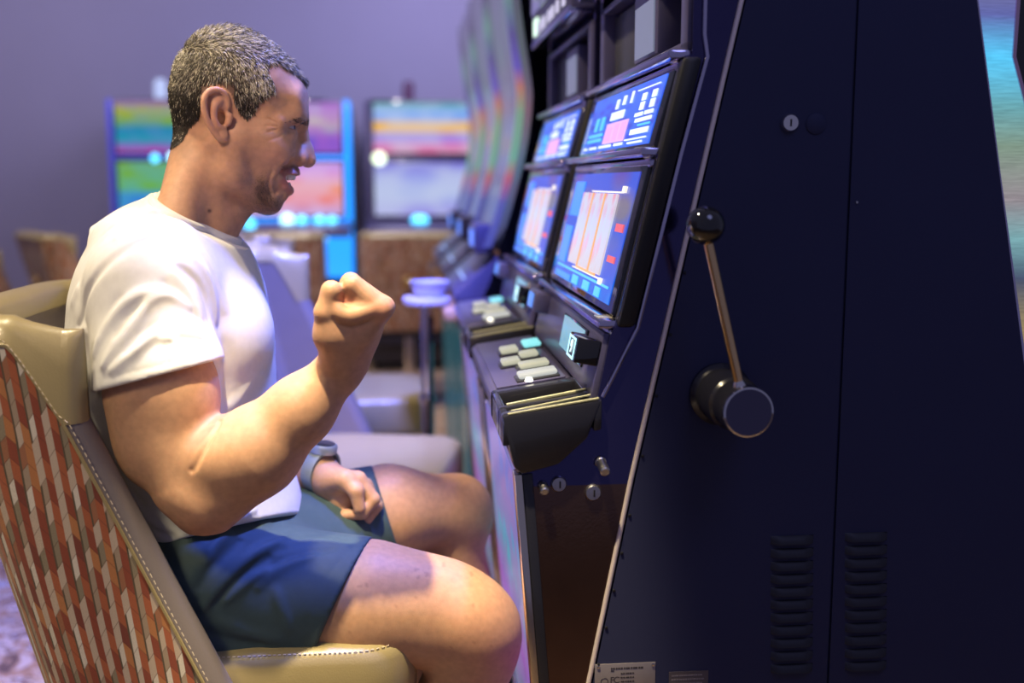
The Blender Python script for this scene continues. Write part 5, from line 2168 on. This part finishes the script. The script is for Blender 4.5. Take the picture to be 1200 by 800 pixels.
# ------------------------------------------------------------------ curved-display machines farther down the row
def ramp_glow(name, stops, z0, z1, strength, streak=0.0, rough=.3, metal=0.0):
    """emissive colour ramp over height (object Z): LED edges, and chrome reflections painted as streaked glow"""
    m, nt, b = new_mat(name)
    tc = nt.nodes.new('ShaderNodeTexCoord')
    sp = nt.nodes.new('ShaderNodeSeparateXYZ')
    nt.links.new(tc.outputs['Object'], sp.inputs[0])
    mr = nt.nodes.new('ShaderNodeMapRange')
    mr.inputs[1].default_value = z0
    mr.inputs[2].default_value = z1
    nt.links.new(sp.outputs[2], mr.inputs[0])
    rp = nt.nodes.new('ShaderNodeValToRGB')
    el = rp.color_ramp.elements
    while len(el) < len(stops):
        el.new(0.5)
    for e, (p, c) in zip(el, stops):
        e.position = p
        e.color = (*c, 1)
    nt.links.new(mr.outputs[0], rp.inputs[0])
    out = rp.outputs[0]
    if streak:
        mp = nt.nodes.new('ShaderNodeMapping')
        mp.inputs['Scale'].default_value = (14, 14, 160)
        nt.links.new(tc.outputs['Object'], mp.inputs[0])
        n = nt.nodes.new('ShaderNodeTexNoise')
        n.inputs['Scale'].default_value = 3
        nt.links.new(mp.outputs[0], n.inputs['Vector'])
        mm = nt.nodes.new('ShaderNodeMapRange')
        mm.inputs[1].default_value = .3
        mm.inputs[2].default_value = .7
        mm.inputs[3].default_value = 1 - streak
        mm.inputs[4].default_value = 1 + streak
        nt.links.new(n.outputs['Fac'], mm.inputs[0])
        mx = nt.nodes.new('ShaderNodeMix')
        mx.data_type = 'RGBA'
        mx.blend_type = 'MULTIPLY'
        mx.inputs[0].default_value = 1
        nt.links.new(out, mx.inputs[6])
        nt.links.new(mm.outputs[0], mx.inputs[7])
        out = mx.outputs[2]
    b.inputs['Base Color'].default_value = (.05, .05, .06, 1)
    b.inputs['Metallic'].default_value = metal
    b.inputs['Roughness'].default_value = rough
    nt.links.new(out, b.inputs['Emission Color'])
    b.inputs['Emission Strength'].default_value = strength
    return m


YC = 2.62
CURVE = [xz(x, y, YC) for x, y in ((584, -95), (588, -60), (593, -10), (600, 45), (607, 90), (609, 115), (606, 150), (600, 185), (591, 222), (581, 258), (570, 290))]
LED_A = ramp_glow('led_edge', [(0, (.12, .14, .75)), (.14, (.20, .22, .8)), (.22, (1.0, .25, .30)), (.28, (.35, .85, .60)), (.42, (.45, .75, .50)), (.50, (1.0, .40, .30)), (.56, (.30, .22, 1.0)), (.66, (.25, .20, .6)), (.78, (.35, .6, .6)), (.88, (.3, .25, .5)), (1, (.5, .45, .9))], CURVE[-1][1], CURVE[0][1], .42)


def make_curved():
    t = thing('slot_machine', 'tall black slot machine with curved lit edges, third machine from the camera', 'slot machine', (0.45, YC + .28, 0), 0, 'slot machines along the right row')
    y0, y1 = YC, YC + .56
    spl = [tuple(p) for p in spline([np.array(p) for p in CURVE], [0] * len(CURVE), 3)[0]]
    deckz = xz(570, 300, YC)
    low = [xz(570, 305, YC), xz(548, 390, YC), xz(553, 470, YC)]
    bx = xz(556, 520, YC)[0]
    MB().prism([(x + .030, z) for x, z in spl] + [(low[0][0] + .03, low[0][1])] + low[1:] + [(bx, .05), (.85, .05), (.75, spl[0][1])], y0, y1).build('cabinet_core', BLACKG, t, smooth=False)
    MB().box(((bx + .85) / 2, YC + .28, .025), (.80 - bx, .5, .05)).build('plinth', BLACK, t)
    # curved display
    P = [[(x + .004, y0 + .03 + (y1 - y0 - .06) * k / 4, z) for k in range(5)] for x, z in spl]
    n = len(spl) - 1
    MB().grid(P, uv=lambda a, b_: (b_ / 4, 1 - a / n)).build('curved_display', screen_mat('curved_picture', [(0, (.10, .12, .5)), (.3, (.2, .45, .9)), (.5, (.7, .35, .5)), (.7, (.35, .5, .45)), (1, (.25, .2, .45))], .32, 'Z', 8, (.35, .3, .5), .6), t)
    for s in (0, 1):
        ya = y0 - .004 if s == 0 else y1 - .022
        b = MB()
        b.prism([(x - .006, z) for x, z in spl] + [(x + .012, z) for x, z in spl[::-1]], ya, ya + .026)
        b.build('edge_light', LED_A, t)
    # deck
    dz = xz(532, 345, YC)
    d = MB().prism([(deckz[0] + .03, deckz[1]), (dz[0] + .01, dz[1] + .006), dz, (dz[0] + .006, dz[1] - .03), (deckz[0] + .03, dz[1] - .045)], y0 + .01, y1 - .01, .004).build('button_deck', CONSOLE, t)
    b = MB()
    b.box((dz[0] + .05, y0 + .28, dz[1] + .022), (.04, .30, .012), .004)
    b.build('deck_buttons', glow('lit_deck_blue', (.35, .5, 1.0), 1.0), d)
    MB().box((dz[0] + .012, y0 + .18, dz[1] - .052), (.075, .34, .032), .010).build('wrist_rest', pm('tan_padding', (.50, .30, .18), .5), t)
    # console details between display and deck
    c = xz(560, 296, YC)
    b = MB().box((c[0] + .02, y0 + .14, c[1] + .03), (.05, .2, .07), .006).build('console_block', CONSOLE, t)
    MB().box((c[0] - .006, y0 + .14, c[1] + .03), (.004, .12, .04)).build('console_screen', glow('lit_console_blue', (.12, .25, 1.0), 1.2), b)
    MB().prism([(bx - .004, .10), (bx + .01, .10), (low[1][0] + .012, low[1][1] - .05), (low[1][0] - .002, low[1][1] - .05)], y0 + .06, y1 - .06).build('belly_panel', screen_mat('curved_belly', [(0, (.1, .5, .4)), (.6, (.3, .6, 1)), (1, (.7, .4, .9))], .15), t)
    return t


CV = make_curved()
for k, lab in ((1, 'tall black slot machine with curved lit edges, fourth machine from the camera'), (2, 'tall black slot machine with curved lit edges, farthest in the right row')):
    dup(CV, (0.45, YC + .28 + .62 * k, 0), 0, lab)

# drinks stand between the chairs
tp = at(500, 352, 2.72)
ds = thing('drink_stand', 'small pale drinks stand on a chrome post among the empty chairs', 'table', (float(tp[0]), float(tp[1]), 0))
MB().lathe([(0, .0), (.053, .0), (.060, .006), (.060, .016), (.056, .02), (0, .02)], (tp[0], tp[1], tp[2] - .01), (0, 0, 1), 36).build('table_top', pm('pale_top', (.72, .70, .85), .25, coat=.4), ds)
MB().lathe([(.016, .01), (.016, tp[2] - .012)], (tp[0], tp[1], 0), (0, 0, 1), 20).build('post', CHROME, ds)
MB().lathe([(0, 0), (.085, 0), (.085, .008), (.03, .02), (.018, .03)], (tp[0], tp[1], 0), (0, 0, 1), 32).build('foot', SATIN, ds)
MB().lathe([(.020, 0), (.022, .006), (.022, .016), (.020, .022)], (tp[0], tp[1], tp[2] - .26), (0, 0, 1), 20).build('post_collar', CHROME, ds)
bw = MB().lathe([(0, .0), (.030, .0), (.045, .02), (.050, .038), (.047, .038), (.040, .02), (0, .006)], (tp[0] + .008, tp[1], tp[2] + .0101), (0, 0, 1), 28).build('glass_dish', pm('frosted_dish', (.65, .65, .85), .2, coat=.5))
bw['label'] = 'small frosted dish standing on the pale drinks stand'
bw['category'] = 'dish'

# ------------------------------------------------------------------ machines along the back wall
YB = 6.30


def wall_machine(xc, w, label, frame, top_mat, low_mat, lamp_mat, spots):
    t = thing('video_slot_machine', label, 'slot machine', (xc, YB + .3, 0), 0, 'slot machines along the back wall')
    hw = w / 2
    MB().box((xc, YB + .33, .80), (w, .54, 1.50), .02).build('cabinet', DECKBLK, t)
    MB().box((xc, YB + .33, .025), (w - .06, .46, .05)).build('plinth', BLACK, t)
    MB().box((xc, YB + .06, 1.06), (w, .10, 1.0), .018).build('screen_frame', frame, t)
    f = t.children[-1]
    MB().box((xc, YB + .010, 1.405), (w - .07, .012, .31), .004).build('upper_bezel', BLACKG, t)
    b = MB()
    def quad(mb, x0, x1, z0, z1, y):
        mb.face([(x0, y, z0), (x1, y, z0), (x1, y, z1), (x0, y, z1)], [(0, 0), (1, 0), (1, 1), (0, 1)])
    def panel(x0, x1, z0, z1):
        m_ = MB()
        m_.hexa([(x0, YB, z0), (x1, YB, z0), (x1, YB + .01, z0), (x0, YB + .01, z0), (x0, YB, z1), (x1, YB, z1), (x1, YB + .01, z1), (x0, YB + .01, z1)])
        return m_
    panel(xc - hw + .05, xc + hw - .05, 1.265, 1.545).build('upper_screen', top_mat, t, smooth=False)
    MB().box((xc, YB + .010, 1.065), (w - .07, .012, .33), .004).build('lower_bezel', BLACKG, t)
    panel(xc - hw + .05, xc + hw - .05, .915, 1.215).build('lower_screen', low_mat, t, smooth=False)
    dk = MB().prism([(0, 0)] * 0 or [(xc - hw, .0), (xc + hw, .0), (xc + hw, .05), (xc - hw, .05)], YB - .20, YB + .05, .01)
    for v in dk.bm.verts:
        v.co.z += .80 + (.04 if v.co.y > YB - .1 else 0)
    d = dk.build('button_deck', CONSOLE, t)
    for (x, z, r, m_) in spots:
        r *= .62
        MB().lathe([(0, .012), (r * .7, .011), (r, .004), (r, 0)], (xc + x, YB - .02 if z > .88 else YB - .16, z), (0, -1, 0), 16).build('button_light', m_, t)
    if lamp_mat:
        MB().lathe([(.032, 0), (.034, .03), (.034, .10), (.026, .13), (0, .135)], (xc - .07, YB + .2, 1.549), (0, 0, 1), 20).build('call_lamp', lamp_mat, t)
    MB().box((xc, YB + .05, .45), (w - .10, .06, .56), .01).build('belly_panel', pm('dark_belly', (.02, .02, .035), .2), t)
    return t


lc, lw_, ly = glow('bead_cyan', (.10, .60, 1.0), 3.0), glow('bead_white', (.45, .85, 1.0), 3.0), glow('bead_pale', (.85, 1.0, .70), 2.0)
FRA = pm('blue_violet_frame', (.10, .10, .45), .3, .4, emit=(.10, .10, .75), estr=.45)
FRB = glow('lit_frame_blue', (.02, .28, 1.0), 1.7)
FRC = pm('steel_frame', (.16, .14, .25), .3, .6)
wall_machine(-1.285, .66, 'back-wall slot machine left of the man\'s head with a yellow and teal screen', FRA,
             screen_mat('bw_a_top', [(0, (.75, .12, .55)), (.12, (.35, .10, .65)), (.22, (.02, .42, .55)), (.48, (.01, .30, .60)), (.55, (.18, .50, .06)), (.85, (.58, .58, .03)), (.95, (.6, .2, .25)), (1, (.4, .1, .5))], .70, 'Z', 5, (.15, .35, .8), .35, 2.0),
             screen_mat('bw_a_low', [(0, (.05, .15, .95)), (.4, (.05, .35, .85)), (.52, (.20, .60, .06)), (1, (.25, .55, .04))], .70, 'Z', 4, (.1, .55, .75), .4, 5.0),
             glow('call_lamp_white', (.55, .65, 1.0), .9), [(-.07, 1.235, .035, lc), (.03, 1.24, .045, lw_), (.09, 1.235, .03, lc)])
wall_machine(-.615, .66, 'back-wall slot machine right behind the man\'s face with a bright blue lit frame', FRB,
             screen_mat('bw_b_top', [(0, (.05, .10, .8)), (.3, (.25, .12, .75)), (.6, (.75, .70, .55)), (.85, (.7, .55, .95)), (1, (.4, .2, .7))], .75, 'Z', 5, (.55, .15, .75), .6, 1.0),
             screen_mat('bw_b_low', [(0, (.55, .45, .95)), (.3, (1.0, .22, .12)), (.55, (1.0, .40, .28)), (.8, (.80, .40, .85)), (1, (.5, .2, .9))], .85, 'Z', 4.2, (.85, .6, .95), .45, 7.0),
             None, [(-.22, .875, .05, lc), (-.03, .89, .06, lw_), (.05, .885, .05, lc), (.15, .885, .05, lc), (.22, .885, .045, lc), (.17, .80, .045, lw_)])
wall_machine(.115, .64, 'back-wall slot machine right of the fist with an orange banded picture screen', FRC,
             screen_mat('bw_c_top', [(0, (.80, .18, .35)), (.18, (.75, .30, .65)), (.36, (.20, .12, .95)), (.42, (1.0, .48, .02)), (.60, (1.0, .55, .04)), (.66, (.35, .50, 1.0)), (.85, (.12, .40, .95)), (1, (.02, .35, .25))], .85, 'Z', 3.0, (.70, .8, 1.0), .40, 3.0),
             screen_mat('bw_c_low', [(0, (.40, .35, .95)), (.4, (.50, .60, 1.0)), (.7, (.42, .48, 1.0)), (1, (.22, .18, .85))], .80, 'Z', 2.2, (.7, .78, 1.0), .55, 9.0),
             glow('call_lamp_red', (.30, .12, .32), .22), [(-.24, 1.235, .06, ly), (-.03, .885, .055, lc), (.0, .885, .05, lc), (.28, .885, .05, lc)])

# ------------------------------------------------------------------ back-to-back machine at the right edge, chrome reflections painted as glow on its side strip
def back_machine():
    t = thing('slot_machine', 'slot machine at the right frame edge, standing back to back, with reflections painted as glow on its side strip', 'slot machine', (1.05, YN + .28, 0))
    left = [xz(x, y) for x, y in ((1137, -75), (1147, 0), (1174, 210), (1204, 430), (1238, 690))]
    right = [xz(x, y) for x, y in ((1206, -75), (1193, 0), (1188, 66), (1202, 120), (1232, 260), (1262, 430), (1296, 690))]
    low = (left[-1][0] + .03, .30)
    st = ramp_glow('reflection_glow_strip', [(0, (.10, .08, .05)), (.30, (.30, .20, .11)), (.42, (.32, .24, .10)), (.50, (.06, .08, .14)), (.56, (.20, .42, .45)), (.62, (.30, .26, .28)), (.70, (.22, .32, .24)), (.76, (.14, .40, .45)), (.83, (.10, .62, 1.0)), (.89, (.12, .14, .42)), (.96, (.18, .16, .22)), (1, (.34, .36, .24))],
                   left[-1][1] + .0, left[0][1], .95, .14, .3, .0)  # reflected screen colours painted on the chrome as emission bands
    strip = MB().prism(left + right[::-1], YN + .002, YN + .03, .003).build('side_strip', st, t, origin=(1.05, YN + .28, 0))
    body = left[:1] + [(1.5, left[0][1])] + [(1.5, .05), (left[-1][0] + .15, .05), left[-1]] + left[1:-1][::-1]
    MB().prism([(x + .012, z) for x, z in body], YN + .03, YN + .56).build('cabinet', BLACKG, t, smooth=False)
    pts = [(x - .002, YN + .004, z) for x, z in left]
    MB().tube(pts, .0035, 8).build('strip_edge', TRIMCH, t)
    MB().tube([(x + .002, YN + .004, z) for x, z in right], .0030, 8).build('strip_edge', pm('rose_edge', (.75, .5, .65), .2, 1.0), t)
    return t


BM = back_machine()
